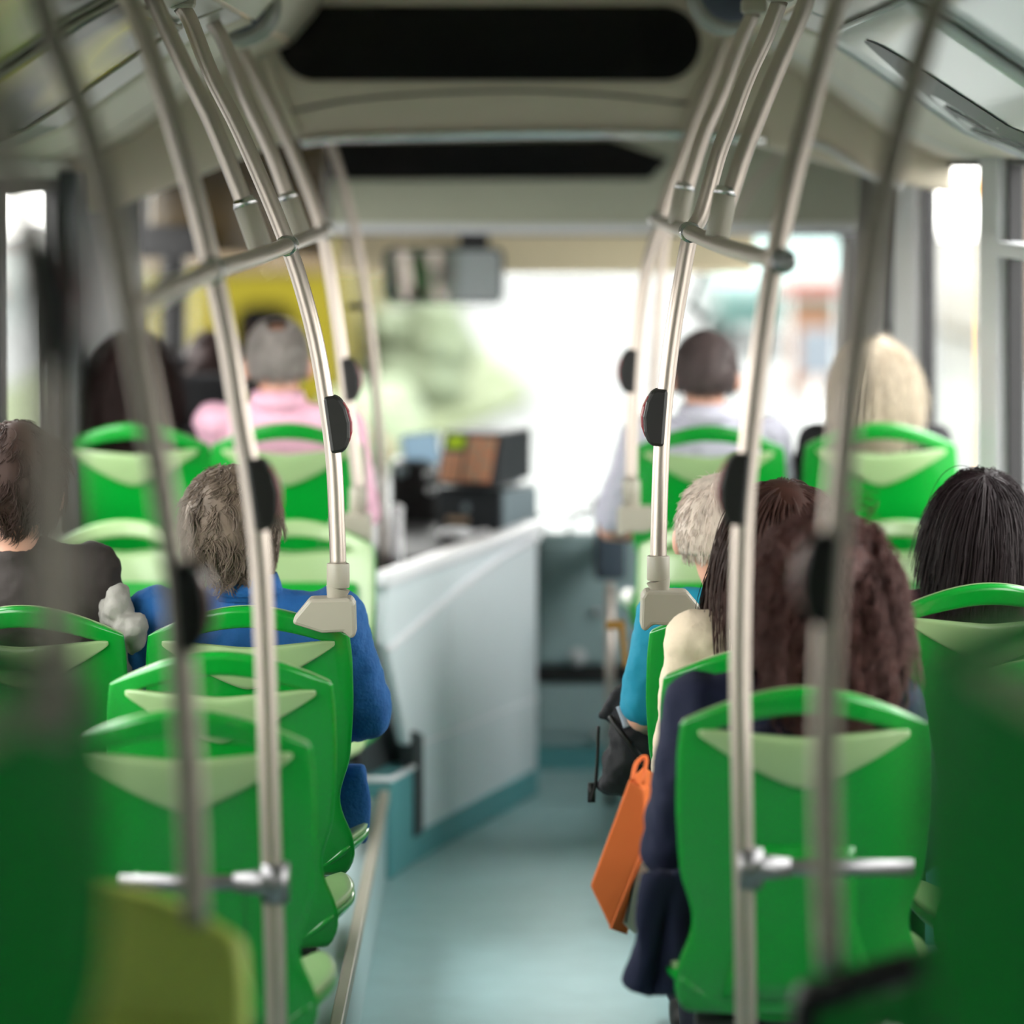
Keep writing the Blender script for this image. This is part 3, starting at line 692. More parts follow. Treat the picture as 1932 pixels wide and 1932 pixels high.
def shell_grid(dy, wk=1.0, z0=0.0, opening=True, topcut=1.0, lower=True, upper=True):
    mb = MB(); NR = 16
    rows = []
    if lower:
        for i in range(NR + 1):
            r = []
            for u in US:
                lo = (hole(u)[0] if opening else ztop(u) * topcut); z = z0 + (lo - z0) * i / NR
                r.append((u * hw(z) * wk, yoff(u, z) + dy, z))
            rows.append(r)
        mb.grid(rows)
    if opening and upper:
        rows = []
        for i in range(5):
            r = []
            for u in US:
                hi = hole(u)[1]; z = hi + (ztop(u) - hi) * i / 4
                r.append((u * hw(z) * wk, yoff(u, z) + dy, z))
            rows.append(r)
        mb.grid(rows)
    return mb
def make_seat(back='green', liner='pale_green', pad='green', opening=True, insert='pale_green'):
    root = bpy.data.objects.new('bus_seat', None); COL.objects.link(root)
    shell_grid(0, opening=opening).build('back_shell', back, root, solid=.026, sub=1, smooth=True, merge=True)
    if opening:
        mb = MB(); rows = []
        for i in range(6):
            r = []
            for k in range(-8, 9):
                u = k / 8 * .86; lo = hole(u)[0]
                zb = .385 + .092 * (abs(u) / .86) ** 1.25
                z = lo + .003 - (lo + .003 - zb) * i / 5
                r.append((u * hw(z), yoff(u, z) - .016, z))
            rows.append(r)
        mb.grid(rows); mb.build('handle_insert', insert, root, solid=.012, sub=1, smooth=True)
        # inner raised panel low on the back
    mb = MB(); rows = []
    for i in range(9):
        z = .03 + .26 * i / 8
        r = []
        for k in range(-6, 7):
            u = k / 6 * (.62 - .2 * i / 8); r.append((u * hw(z), yoff(u, z) - .014, z))
        rows.append(r)
    mb.grid(rows); mb.build('back_panel', back, root, solid=.008, smooth=True)
    shell_grid(.024, .985, .03, opening=opening).build('inner_shell', liner, root, solid=.014, sub=1, smooth=True, merge=True)
    # pads: back pad and seat cushion
    mb = MB(); rows = []
    for i in range(10):
        z = .10 + (.405 - .10) * i / 9; r = []
        for k in range(-6, 7):
            u = k / 6 * .8; r.append((u * hw(z), yoff(u, z) + .042 - .006 * abs(k / 6) ** 4, z))
        rows.append(r)
    mb.grid(rows); mb.build('back_pad', pad, root, solid=.014, sub=1, smooth=True)
    mb = MB(); rows = []
    for i in range(10):
        y = .0 + .42 * i / 9; r = []
        for k in range(-6, 7):
            u = k / 6; w = .195 + .035 * math.sin(PI * min(1, (i / 9) * 1.1)); r.append((u * w, y, .045 + .035 * abs(u) ** 4 - .03 * max(0, (i - 7) / 2) ** 2 - .004 * (9 - i) / 9))
        rows.append(r)
    mb.grid(rows); mb.build('seat_pan', liner, root, solid=.018, sub=1, smooth=True)
    mb = MB(); rows = []
    for i in range(10):
        y = -.005 + .40 * i / 9; r = []
        for k in range(-6, 7):
            u = k / 6; w = .20 + .032 * math.sin(PI * min(1, (i / 9) * 1.1)); r.append((u * w, y, -.004 + .072 * abs(u) ** 3))
        rows.append(r)
    mb.grid(rows); mb.build('pan_shell', back, root, solid=.02, sub=1, smooth=True)
    mb = MB(); rows = []
    for i in range(8):
        y = .06 + .33 * i / 7; r = []
        for k in range(-6, 7):
            u = k / 6; r.append((u * .165, y, .064 - .012 * abs(u) ** 4 - .01 * max(0, (i - 5) / 2)))
        rows.append(r)
    mb.grid(rows); mb.build('seat_pad', pad, root, solid=.012, sub=1, smooth=True)
    for ya in (.04, .28): mb = MB(); mb.box((-.17, ya, -.04), (.17, ya + .05, -.012)); mb.build('base_rail', 'near_black', root, bevel=0.006)
    return root
def scale_leg(root, drop, aisle=1):
    mb = MB(); mb.box((-.03, .05, -drop), (.03, .11, -.03)); mb.box((-.03, .26, -drop), (.03, .32, -.03)); mb.box((-.04, .03, -drop), (.04, .34, -drop + .02))
    return mb.build('pedestal', 'dark_grey', root, bevel=0.006, local=True)
proto = make_seat()
used = [False]
def seat(x, y, ztop_, rot, label, floor=0.0, src=None):
    s = src
    if s is None:
        if not used[0]: s = proto; used[0] = True
        else: s = copy_tree(proto)
    s.location = (x, y, ztop_ - .557); s.rotation_euler = (0, 0, rot)
    for ch in list(s.children):
        if ch.name.startswith('pedestal'): bpy.data.objects.remove(ch)
    scale_leg(s, ztop_ - .557 - floor)
    tag(s, label, 'seat', 'green moulded bus seats'); return s
YA = .06   # the arch of a seat sits this much nearer than its origin
ROW = {'A': 5.95, 'B': 6.67, 'C': 7.37}
PF = .236
seat(-.522, ROW['A'] + YA, 1.0, 0, 'empty green aisle seat at left, nearest of the three in line below blue jacket')
seat(-.522, ROW['B'] + YA, 1.0, 0, 'empty green aisle seat directly behind the blue-jacketed passenger', PF)
seat(-.522, ROW['C'] + YA, 1.0, 0, 'green aisle seat holding the passenger in the blue jacket', PF)
seat(-.97, ROW['C'] + YA, 1.0, 0, 'green seat partly hidden at left, beside the blue-jacketed passenger, with dark coat', PF)
seat(.475, 6.06 + YA, 1.02, 0, 'green aisle seat holding the curly-haired passenger in navy coat')
seat(.475, 6.75 + YA, 1.0, 0, 'green aisle seat holding the long-haired passenger in cream top')
seat(.475, 7.42 + YA, 1.0, 0, 'green aisle seat holding the grey-haired passenger in turquoise shirt')
seat(.965, 7.5 + YA, 1.03, 0, 'green window seat holding the passenger with dark bobbed hair')
seat(.965, 6.62 + YA, .995, 0, 'dark green window seat at right behind the bobbed passenger, empty')
seat(-.595, 9.83 + YA, 1.197, 0, 'raised green seat holding the man in the pink shirt', .262)
seat(-1.0, 9.83 + YA, 1.197, 0, 'raised green seat at left holding the long dark-haired passenger', .262)
seat(.52, 9.83 + YA, 1.19, 0, 'raised green seat holding the man in the white shirt', .2)
seat(.975, 9.83 + YA, 1.197, 0, 'raised green seat holding the blonde passenger', .2)
seat(-.55, 9.42 - YA, .973, PI, 'rear-facing pale green aisle seat opposite the blue-jacketed passenger', PF)
seat(-.985, 9.42 - YA, .973, PI, 'rear-facing pale green window seat at left beside the window', PF)
seat(.52, 9.42 - YA, .973, PI, 'rear-facing pale green aisle seat opposite the turquoise-shirted passenger', .2)
seat(.985, 9.42 - YA, .973, PI, 'rear-facing pale green window seat in front of the bobbed passenger', .2)
seat(-.545, 3.1 + YA, 1.49, 0, 'huge blurred dark green seat at the lower left corner', .46)
seat(.545, 3.1 + YA, 1.515, 0, 'huge blurred dark green seat at the lower right edge', .46)
nearl = [o for o in bpy.data.objects if o.get('label', '').startswith('huge blurred')]
lime = make_seat(back='lime', liner='lime', pad='lime', opening=False)
seat(-.525, 4.45, .985, PI, 'blurred lime yellow rear-facing seat back at the bottom left', .46 if False else 0.0, src=lime)
lime['group'] = 'lime seats'
def rim(root, us, zlow, r, m, name):
    pts = [(us[0] * (hw(zlow + (ztop(us[0]) - .01 - zlow) * k / 5) + .004), yoff(us[0], zlow + (ztop(us[0]) - .01 - zlow) * k / 5) - .004, zlow + (ztop(us[0]) - .01 - zlow) * k / 5) for k in range(5)]
    pts += [(u * (hw(ztop(u)) + .004), yoff(u, ztop(u)) - .004, ztop(u) + .004) for u in us]
    if len(us) > 3: pts += [(-x, y, z) for x, y, z in pts[:5][::-1]]
    return MB().tube(smooth_path(pts, 4), r, 10).build(name, m, root, smooth=True)
dark = make_seat(back='green', liner='green', pad='green', opening=False)
rim(dark, (-1, -.9, -.7, -.45, -.2, 0, .2, .45, .7, .9, 1), .1, .02, 'near_black', 'padded_rim')
seat(.555, 4.42 + YA, .925, 0, 'blurred seat with black arched rim at the bottom right', 0.0, src=dark)
dark['group'] = 'dark rimmed seats'
for o in nearl: rim(o, (1, .93) if o.location.x < 0 else (-1, -.93), .08, .012, 'warm_grey', 'edge_trim')

# ------------------------------------------------------------------ people
def strands(center, R3, n, length, mask, mode, width, seed, M, thick=.12, seg=10, grav=.25, curl=0.0, cfreq=60, flat=False, lift0=1.02, clump=0, face_clear=True):
    g = np.random.default_rng(seed)
    c = np.array([0, -.35, .94]); c /= np.linalg.norm(c)
    dirs = g.normal(size=(n * 4, 3)); dirs /= np.linalg.norm(dirs, axis=1)[:, None]
    dirs = dirs[[bool(mask(v)) for v in dirs]][:n]; n = len(dirs)
    cl = None
    if clump:
        nc = n // clump; cl = g.integers(0, nc, n); dirs = dirs[:nc][cl] + g.normal(size=(n, 3)) * .05; dirs /= np.linalg.norm(dirs, axis=1)[:, None]
    R3 = np.array(R3); cen = np.array([0., 0., 0.])
    lift = lift0 + g.random(n) * thick
    if cl is not None: lift = lift0 + (g.random(n)[cl] * .75 + g.random(n) * .25) * thick
    p = dirs * R3 * lift[:, None]
    t = dirs * (dirs @ c)[:, None] - c; t /= (np.linalg.norm(t, axis=1)[:, None] + 1e-6)
    dj = g.normal(size=t.shape) * .15
    t += dj if cl is None else dj[cl] * (2.2 if curl > .01 else 1.0 if curl > .004 else .6) + g.normal(size=t.shape) * .03
    ln = length * (0.7 + .3 * (g.random(n) if cl is None else g.random(n)[cl])); ds = ln / seg
    path = [p.copy()]
    for k in range(seg):
        q = p + t * ds[:, None]
        r = np.linalg.norm(q / R3, axis=1)
        inside = (r < lift)
        qn = q / r[:, None] * lift[:, None]
        q = np.where(inside[:, None], qn, q)
        if face_clear:
            lim = .062 * np.clip((.045 - q[:, 2]) / .05, 0, 1) * (q[:, 1] > .02)
            q[:, 0] = np.where(q[:, 0] >= 0, 1, -1) * np.maximum(np.abs(q[:, 0]), lim)
        # strands stay near the scalp while above it
        t = q - p; t /= (np.linalg.norm(t, axis=1)[:, None] + 1e-6)
        t[:, 2] -= grav; t += g.normal(size=t.shape) * .03
        t /= np.linalg.norm(t, axis=1)[:, None]
        p = q; path.append(p.copy())
    path = np.array(path)                          # seg+1, n, 3
    if curl:
        ph = g.random(n) * 6.28
        if cl is not None: ph = ph[cl] + g.normal(size=n) * .35
        a = np.cross(dirs, np.array([0.3, .5, .8])); a /= np.linalg.norm(a, axis=1)[:, None]; bb = np.cross(a, dirs)
        for k in range(seg + 1):
            w = ph + cfreq * ds * k; amp = curl * min(1, k / 2)
            path[k] += amp * (np.cos(w)[:, None] * a + np.sin(w)[:, None] * bb)
    # three-sided tubes
    V = []; 
    side = np.cross(dirs, np.array([.1, .2, 1.0])); side /= (np.linalg.norm(side, axis=1)[:, None] + 1e-6)
    out = dirs
    for k in range(seg + 1):
        w = width * (1 - .55 * (k / seg) ** 2)
        V.append(path[k] - side * w); V.append(path[k] + side * w); V.append(path[k] + out * w * .8)
    V = np.array(V).transpose(1, 0, 2).reshape(-1, 3)      # n*(3*(seg+1))
    st = 3 * (seg + 1)
    base = []
    for k in range(seg):
        for j in range(3):
            base.append((3 * k + j, 3 * k + (j + 1) % 3, 3 * k + 3 + (j + 1) % 3, 3 * k + 3 + j))
    base = np.array(base)
    Fc = (base[None] + (np.arange(n) * st)[:, None, None]).reshape(-1, 4)
    Mn = np.array(M.to_3x3()); T = np.array(M.translation)
    V = V @ Mn.T + T
    return V, Fc
def mesh_np(name, V, Fc, m, parent):
    L = parent_world(parent); V = V - np.array(L)
    me = bpy.data.meshes.new(name)
    me.vertices.add(len(V)); me.vertices.foreach_set('co', V.ravel())
    me.loops.add(Fc.size); me.loops.foreach_set('vertex_index', Fc.ravel().astype(np.int32))
    me.polygons.add(len(Fc)); me.polygons.foreach_set('loop_start', (np.arange(len(Fc)) * 4).astype(np.int32))
    me.update(calc_edges=True); me.validate()
    me.polygons.foreach_set('use_smooth', [True] * len(me.polygons))
    me.materials.append(MATS[m])
    o = bpy.data.objects.new(name, me); COL.objects.link(o); o.parent = parent
    return o
def hair_cap(mask, R3, lift, M):
    mb = MB(); nu, nv = 48, 28; idx = {}; vs = []; fs = []
    def vid(i, j):
        j %= nu
        if i in (0, nv): j = 0
        if (i, j) not in idx:
            th = PI * i / nv; ph = 2 * PI * j / nu
            dd = Vector((math.sin(th) * math.cos(ph), math.sin(th) * math.sin(ph), math.cos(th)))
            idx[(i, j)] = len(vs); vs.append(M @ Vector((dd.x * R3[0] * lift, dd.y * R3[1] * lift, dd.z * R3[2] * lift)))
        return idx[(i, j)]
    for i in range(nv):
        for j in range(nu):
            th = PI * (i + .5) / nv; ph = 2 * PI * (j + .5) / nu
            dd = (math.sin(th) * math.cos(ph), math.sin(th) * math.sin(ph), math.cos(th))
            if mask(dd):
                q = []
                for v in (vid(i, j), vid(i + 1, j), vid(i + 1, j + 1), vid(i, j + 1)):
                    if v not in q: q.append(v)
                if len(q) > 2: fs.append(tuple(q))
    return mb.add(vs, fs)
m_short = lambda d: (d[2] > -.42 and (d[1] < .12 or d[2] > .45)) and not (abs(d[0]) > .8 and -.35 < d[2] < .15 and d[1] > -.25)
m_bald = lambda d: m_short(d) and not ((d[0] ** 2 * 1.3 + (d[1] + .38) ** 2 * 1.6 + (d[2] - .86) ** 2) < .19)
m_full = lambda d: (d[2] > -.62 and (d[1] < .28 or d[2] > .5))
STY = {
 'short': dict(mask=m_short, n=2600, length=.035, thick=.03, width=.0012, grav=.05, seg=4),
 'bald': dict(mask=m_bald, n=2600, length=.03, thick=.05, width=.0012, grav=.05, seg=4),
 'tousled': dict(mask=m_full, n=3000, length=.055, thick=.20, width=.0014, grav=.08, seg=9, curl=.009, cfreq=110, clump=14),
 'bob': dict(mask=m_full, n=3200, length=.24, thick=.16, width=.0014, grav=.22, seg=14),
 'long': dict(mask=m_full, n=3400, length=.42, thick=.16, width=.0015, grav=.22, seg=18, curl=.003, cfreq=20, clump=12),
 'curly': dict(mask=m_full, n=3600, length=.20, thick=.34, width=.0014, grav=.13, seg=26, curl=.014, cfreq=125, clump=16),
}
HAND = [(-.030, .055, .0085), (-.010, .068, .009), (.010, .064, .0085), (.028, .050, .0075)]
def add_hand(mb, wr, fwd, palm_side, r=1.0, curl=.5):
    """palm and five bent fingers; fwd is the direction of the fingers, palm_side the side of the thumb"""
    fwd = Vector(fwd).normalized(); dn = Vector((0, 0, -1)); side = Vector(palm_side).normalized()
    pc = Vector(wr) + fwd * .045
    Mr = Matrix((side, fwd, -dn)).transposed()
    mb.ell(pc, (.038, .05, .016), rot=Mr)
    for ox, ln, rr in HAND:
        a = pc + side * -ox + fwd * .035; b1 = a + fwd * ln * .45 + dn * ln * .12 * curl; c1 = b1 + fwd * ln * .3 + dn * ln * .35 * curl; e = c1 + fwd * ln * .12 + dn * ln * .32 * curl
        mb.capsule(a, b1, rr, rr * .95, 8); mb.capsule(b1, c1, rr * .95, rr * .88, 8); mb.capsule(c1, e, rr * .88, rr * .8, 8)
    a = pc + side * .025 - fwd * .02; b1 = a + side * .026 + fwd * .02; c1 = b1 + side * .006 + fwd * .028 + dn * .006
    mb.capsule(a, b1, .012, .010, 8); mb.capsule(b1, c1, .010, .0085, 8)
def person(x, y, zpan, h, label, shirt, hair, style, skin='skin', head=(0, 0, 0), lean=(0, 0, 0), drop=.5, le=None, re=None, sleeves='long',
           hairk=1.0, headoff=(0, 0, 0), R3=(.077, .094, .108), wide=1.0, extra=None, collar=None, shirt_name='shirt', hn=1.0, hair_len=None, thickk=None, bulk=1.0, hseed=1, lw=None, rw=None):
    """x, y, zpan: middle of the seat pan at the foot of the backrest; h: from the seat pan to the crown"""
    O = Vector((x, y, zpan))
    t = thing('person', O, label, 'person')
    zn = h - .235; zs = zn - .035; lx, ly, lz = lean
    LN = lambda p: Vector(p) + Vector((lx, ly, 0)) * (max(0, p[2]) / zn)
    hc = LN((0, .09, h - .108)) + Vector(headoff)
    HM = Matrix.Translation(hc) @ Euler([math.radians(a) for a in head]).to_matrix().to_4x4()
    S = .155 * wide
    shl, shr = LN((-S, .085, zs)), LN((S, .085, zs))
    el = Vector(le) if le else LN((-S - .045, .13, zs - .24)); er = Vector(re) if re else LN((S + .045, .13, zs - .24))
    wl = Vector(lw) if lw else Vector((-.10, .36, .155)); wr_ = Vector(rw) if rw else Vector((.10, .36, .155))
    kz = .085; ky = .47
    if drop < .35: kz = .12
    hips = [Vector((-.085, .12, .085)), Vector((.085, .12, .085))]
    knees = [Vector((-.10, ky, kz)), Vector((.10, ky, kz))]
    ank = [Vector((-.10, ky - .02, -drop + .07)), Vector((.10, ky - .02, -drop + .07))]
    W = lambda v: Vector(v) + O
    mb = MB()
    # head
    hb = MB()
    hb.ell((0, -.008, .018), (R3[0] * .97, R3[1] * .97, R3[2] * .84), 28, 20)
    hb.ell((0, .030, -.040), (.057, .060, .068), 22, 16)
    hb.ell((0, .052, -.078), (.030, .032, .026))
    hb.capsule((0, .088, .012), (0, .108, -.028), .008, .013); hb.ell((0, .100, -.032), (.017, .012, .010))
    hb.ell((0, .078, .028), (.052, .02, .012)); hb.ell((0, .086, -.060), (.024, .010, .006)); hb.ell((0, .084, -.071), (.020, .010, .007))
    for sx in (-1, 1):
        hb.ell((sx * (R3[0] + .009), -.004, -.012), (.012, .019, .033), rot=Matrix.Rotation(sx * -.35, 3, 'Z'))
        hb.ell((sx * (R3[0] + .004), .004, -.034), (.007, .009, .010)); hb.ell((sx * .045, .062, -.012), (.02, .02, .014))
    hb.xform(HM); mb.add(hb.v, hb.f)
    nb = LN((0, .075, zn - .03))
    mb.capsule(nb, hc + Vector((0, -.02, -.055)), .056, .050, 18)
    mb.ell(LN((0, .085, zn - .13)), (.135 * wide, .085, .14)); mb.ell((0, .10, .18), (.13 * bulk, .09, .16)); mb.ell((0, .115, .08), (.14 * bulk, .10, .08))
    mb.capsule(shl + Vector((.02, 0, 0)), shr - Vector((.02, 0, 0)), .045, .045)
    for sh_, e_, w_, s_ in ((shl, el, wl, 1), (shr, er, wr_, -1)):
        mb.capsule(sh_, e_, .044, .036); mb.capsule(e_, w_, .035, .023)
        add_hand(mb, w_, (w_ - e_) * Vector((1, 1, .2)), (s_, 0, 0))
    for i in (0, 1):
        mb.capsule(hips[i], knees[i], .07, .052); mb.capsule(knees[i], ank[i], .048, .034)
        mb.capsule(ank[i] + Vector((0, -.02, -.03)), ank[i] + Vector((0, .13, -.042)), .028, .024)
    mb.v = [tuple(W(v)) for v in mb.v]
    mb.build('body', skin, t, remesh=.0058, smooth=True)
    # eyes
    eb = MB()
    for sx in (-1, 1): eb.ell((sx * .030, .081, .008), (.011, .009, .007), 12, 8)
    eb.xform(HM); eb.v = [tuple(W(v)) for v in eb.v]; eb.build('eyes', 'eye_white', t, smooth=True)
    eb = MB(); br = MB()
    for sx in (-1, 1):
        eb.ell((sx * .030, .0885, .008), (.0048, .003, .0048), 12, 8); br.capsule((sx * .016, .097, .027), (sx * .046, .086, .029), .0035, .0025, 8)
    for q_, nm_, mm_ in ((eb, 'iris', 'near_black'), (br, 'eyebrows', hair)):
        q_.xform(HM); q_.v = [tuple(W(v)) for v in q_.v]; q_.build(nm_, mm_, t, smooth=True)
    # hair
    st = dict(STY[style]); mask = st.pop('mask')
    if hair_len: st['length'] = hair_len
    if thickk: st['thick'] = thickk
    st['n'] = int(st['n'] * hn)
    Rh = (R3[0] * hairk, R3[1] * hairk, R3[2] * .93 * hairk)
    HMw = Matrix.Translation(O) @ HM @ Matrix.Translation((0, -.008, .016))
    th = st['thick']
    cap = hair_cap(mask, Rh, 1.03 + th * .55, HMw)
    c_ = cap.build('hair', hair, t, solid=.006 if style != 'bald' else .003, smooth=True)
    V, Fc = strands(None, Rh, M=HMw, mode=style, seed=hseed, **{k: v for k, v in st.items() if k != 'mask'}, mask=mask)
    mesh_np('strands', V, Fc, hair, t if False else c_) if False else None
    hs = mesh_np('hair_strands', V, Fc, hair, t)
    # clothes
    sb = MB()
    sb.ell(LN((0, .088, zn - .135)), (.155 * wide * bulk, .103, .155), 26, 18); sb.ell((0, .10, .17), (.148 * wide * bulk, .108, .17), 26, 18); sb.ell((0, .115, .07), (.165 * bulk, .12, .085), 26, 18)
    sb.capsule(shl + Vector((.02, 0, 0)), shr - Vector((.02, 0, 0)), .056, .056, 18)
    sb.capsule(LN((-.05, .078, zn - .015)), LN((.05, .078, zn - .015)), .05, .05, 16)
    sb.ell(LN((0, .078, zn - .005)), (.068, .062, .04), 24, 14)
    for sh_, e_, w_ in ((shl, el, wl), (shr, er, wr_)):
        if sleeves == 'long':
            sb.capsule(sh_, e_, .057 * bulk, .050 * bulk, 16); sb.capsule(e_, e_ + (w_ - e_) * .93, .049 * bulk, .036, 16)
        else:
            sb.capsule(sh_, sh_ + (e_ - sh_) * .86, .057, .055, 16)
    sb.v = [tuple(W(v)) for v in sb.v]
    sb.build(shirt_name, shirt, t, remesh=.008, disp=.016, dscale=.05, smooth=True)
    if collar:
        cbm = MB(); nn = 28; rows = []
        for zz, rr in ((-.022, 1.08), (.0, 1.04), (.026, 1.0), (.03, 1.05), (.012, 1.14), (-.01, 1.24)):
            rows.append([tuple(W(LN((0, .078, zn + .012)) + Vector((.064 * rr * math.cos(2 * PI * k / nn), .060 * rr * math.sin(2 * PI * k / nn), zz + .012)))) for k in range(nn + 1)])
        cbm.grid(rows); cbm.build('collar', collar, t, solid=.004, smooth=True)
    tb = MB()
    tb.ell((0, .125, .075), (.155, .125, .08))
    for i in (0, 1):
        tb.capsule(hips[i], knees[i], .078, .062, 16); tb.capsule(knees[i], ank[i] + Vector((0, 0, .02)), .058, .045, 16)
    tb.v = [tuple(W(v)) for v in tb.v]; tb.build('trousers', 'trousers', t, remesh=.01, disp=.01, dscale=.06, smooth=True)
    for i in (0, 1):
        fb = MB(); fb.capsule(ank[i] + Vector((0, -.03, -.035)), ank[i] + Vector((0, .15, -.04)), .038, .034); fb.capsule(ank[i] + Vector((0, -.01, 0)), ank[i] + Vector((0, -.01, -.03)), .04, .04)
        fb.v = [tuple(W(v)) for v in fb.v]; fb.build('shoe', 'shoe', t, remesh=.008, smooth=True)
    return t
# 1 the man in pink
person(-.632, 9.93, .70, .748, 'person in a pink shirt, grey hair thin at the crown, facing forward', 'pink_cloth', 'hair_grey', 'bald', drop=.435, collar='pink_cloth', wide=1.12, bulk=1.1, hairk=1.04, hseed=2)
# 2 long dark-haired passenger at the far left
person(-1.03, 9.93, .70, .70, 'person with long dark brown hair in dark clothes at far left window', 'black_cloth', 'hair_dark', 'long', drop=.435, hair_len=.36, hseed=3, hn=.8, hairk=1.05)
# 3 the man in white
person(.522, 9.93, .693, .72, 'person with short dark grey hair in a white short-sleeved shirt', 'white_cloth', 'hair_dark_grey', 'short', drop=.49, collar='white_cloth', sleeves='short', wide=1.12, bulk=1.08, hairk=1.05,
       le=(-.255, .12, .20), lw=(-.16, .34, .16), hseed=4)
# 4 the blonde passenger
person(.98, 9.93, .70, .695, 'person with shoulder-length pale blonde hair in a dark coat', 'black_cloth', 'hair_blonde', 'bob', 'skin_pale', drop=.49, hair_len=.25, hairk=.98, thickk=.10, hseed=5, shirt_name='coat')
# 5 the blue jacket
person(-.545, 7.47, .515, .705, 'person in a bright blue jacket with tousled grey-brown hair', 'blue_cloth', 'hair_grey_brown', 'tousled', drop=.27, hairk=1.09, bulk=1.14, wide=1.18, headoff=(-.03, 0, 0),
       re=(.245, .15, .23), hseed=6, shirt_name='jacket', hn=1.4, hair_len=.055, thickk=.26, collar='blue_cloth')
# 6 left window passenger
person(-1.01, 7.47, .515, .80, 'person in a dark coat with brown hair at the left edge, beside the blue jacket', 'dark_cloth', 'hair_brown', 'tousled', drop=.27, hairk=1.08, bulk=1.05, hseed=7, shirt_name='coat', hn=1.2)
# 7 turquoise shirt
person(.475, 7.52, .503, .715, 'person in a turquoise shirt with pale grey hair and visible ear', 'cyan_cloth', 'hair_white', 'short', drop=.5, sleeves='short', headoff=(-.05, 0, 0), hseed=8, wide=1.05,
       le=(-.205, .12, .235), lw=(-.14, .34, .16), hairk=1.04, head=(0, 0, -14))
# 8 long-haired, cream top
person(.475, 6.88, .503, .748, 'person with long straight brown hair in a cream top', 'cream_cloth', 'hair_long', 'long', 'skin_pale', drop=.5, headoff=(.03, .0, 0), head=(0, -5, 16), hairk=1.08, hseed=9, hn=1.5, wide=.88, bulk=.92, thickk=.10, hair_len=.36, le=(-.165, .18, .2), lw=(-.08, .36, .16))
# 9 curly, navy coat
person(.475, 6.18, .523, .70, 'person with a mass of dark curly hair in a navy coat', 'navy_cloth', 'hair_curly', 'curly', 'skin_pale', drop=.5, headoff=(.055, .0, -.0), hairk=1.16, hseed=10, hn=1.6, wide=1.04, bulk=1.06, shirt_name='coat',
       le=(-.205, .12, .18), lw=(-.14, .33, .15))
# 10 bobbed hair
person(.955, 7.62, .533, .672, 'person with a smooth dark bob at the right window', 'maroon_cloth', 'hair_black', 'bob', 'skin_pale', drop=.5, hairk=1.13, hseed=11, hn=1.7, hair_len=.185, thickk=.13, headoff=(.015, 0, 0), head=(0, 6, -8), shirt_name='top')

# the grey scarf over the shoulder of the left window passenger
sc = MB()
sc.ell(P(222, 1150, 7.47), (.03, .05, .05)); sc.ell(P(245, 1185, 7.45), (.035, .05, .03)); sc.capsule(P(215, 1125, 7.45), P(250, 1210, 7.45), .022, .026); sc.capsule(P(205, 1150, 7.50), P(228, 1300, 7.50), .024, .022)
o = sc.build('scarf', 'grey_scarf', remesh=.006, disp=.02, dscale=.03, smooth=True); tag(o, 'crumpled light grey scarf between the dark coat and the blue jacket', 'scarf')
# coat tail of the navy coat
nav = [o for o in bpy.data.objects if o.get('label', '').startswith('person with a mass')][0]
ct = MB(); rows = []
for i in range(12):
    k = i / 11; yy = 1640 + (1868 - 1640) * k
    xa = 1228 - 52 * k ** 1.2 - 6 * math.sin(k * 5); xb = 1290 + 4 * k
    row = []
    for j in range(11):
        u = j / 10; pp = P(xa + (xb - xa) * u, yy + 12 * math.sin(u * 3) * k, 6.22 - .02 * math.sin(u * 7 + k * 2)); row.append(tuple(pp))
    rows.append(row)
ct.grid(rows); ct.build('coat_tail', 'navy_cloth', nav, solid=.05, sub=1, smooth=True, disp=.01, dscale=.06)
bl = [o for o in bpy.data.objects if o.get('label', '').startswith('person in a bright blue')][0]
ct = MB(); rows = []
for i in range(8):
    k = i / 7; yy = 1440 + 150 * k; row = []
    for j in range(6):
        u = j / 5; row.append(tuple(P(600 + (95 - 12 * abs(k - .4)) * u, yy, 7.62 + .02 * math.sin(u * 5 + k * 3))))
    rows.append(row)
ct.grid(rows); ct.build('jacket_hem', 'blue_cloth', bl, solid=.05, sub=1, smooth=True)

# driver and driver's seat
dsx = P(380, 0, 12.0).x
ds_ = thing('driver_chair', (dsx - .02, 11.75, .3), 'black high-backed driver seat in front of the yellow bus outside', 'seat')
b = MB(); b.prism(rrect(dsx - .2, .62, dsx + .12, 1.22, .06), 'y', 11.70, 11.80); b.build('backrest', 'black_cloth', ds_, bevel=0.02)
b = MB(); b.prism(rrect(dsx - .125, 1.235, dsx - .02, 1.275, .018), 'y', 11.71, 11.79); b.build('headrest', 'black_cloth', ds_, bevel=0.02)
b = MB(); b.box((dsx - .2, 11.8, .5), (dsx + .14, 12.15, .62)); b.build('cushion', 'black_cloth', ds_, bevel=0.03)
b = MB(); b.box((dsx - .1, 11.85, .0), (dsx + .06, 12.05, .5)); b.build('pedestal', 'dark_grey', ds_)
person(P(402, 0, 12.0).x, 11.86, .62, .70, 'person driving, in dark clothes with dark brown hair, seen from behind', 'black_cloth', 'hair_dark', 'tousled', drop=.6, hseed=12, hn=.6, hairk=1.05, wide=1.0)

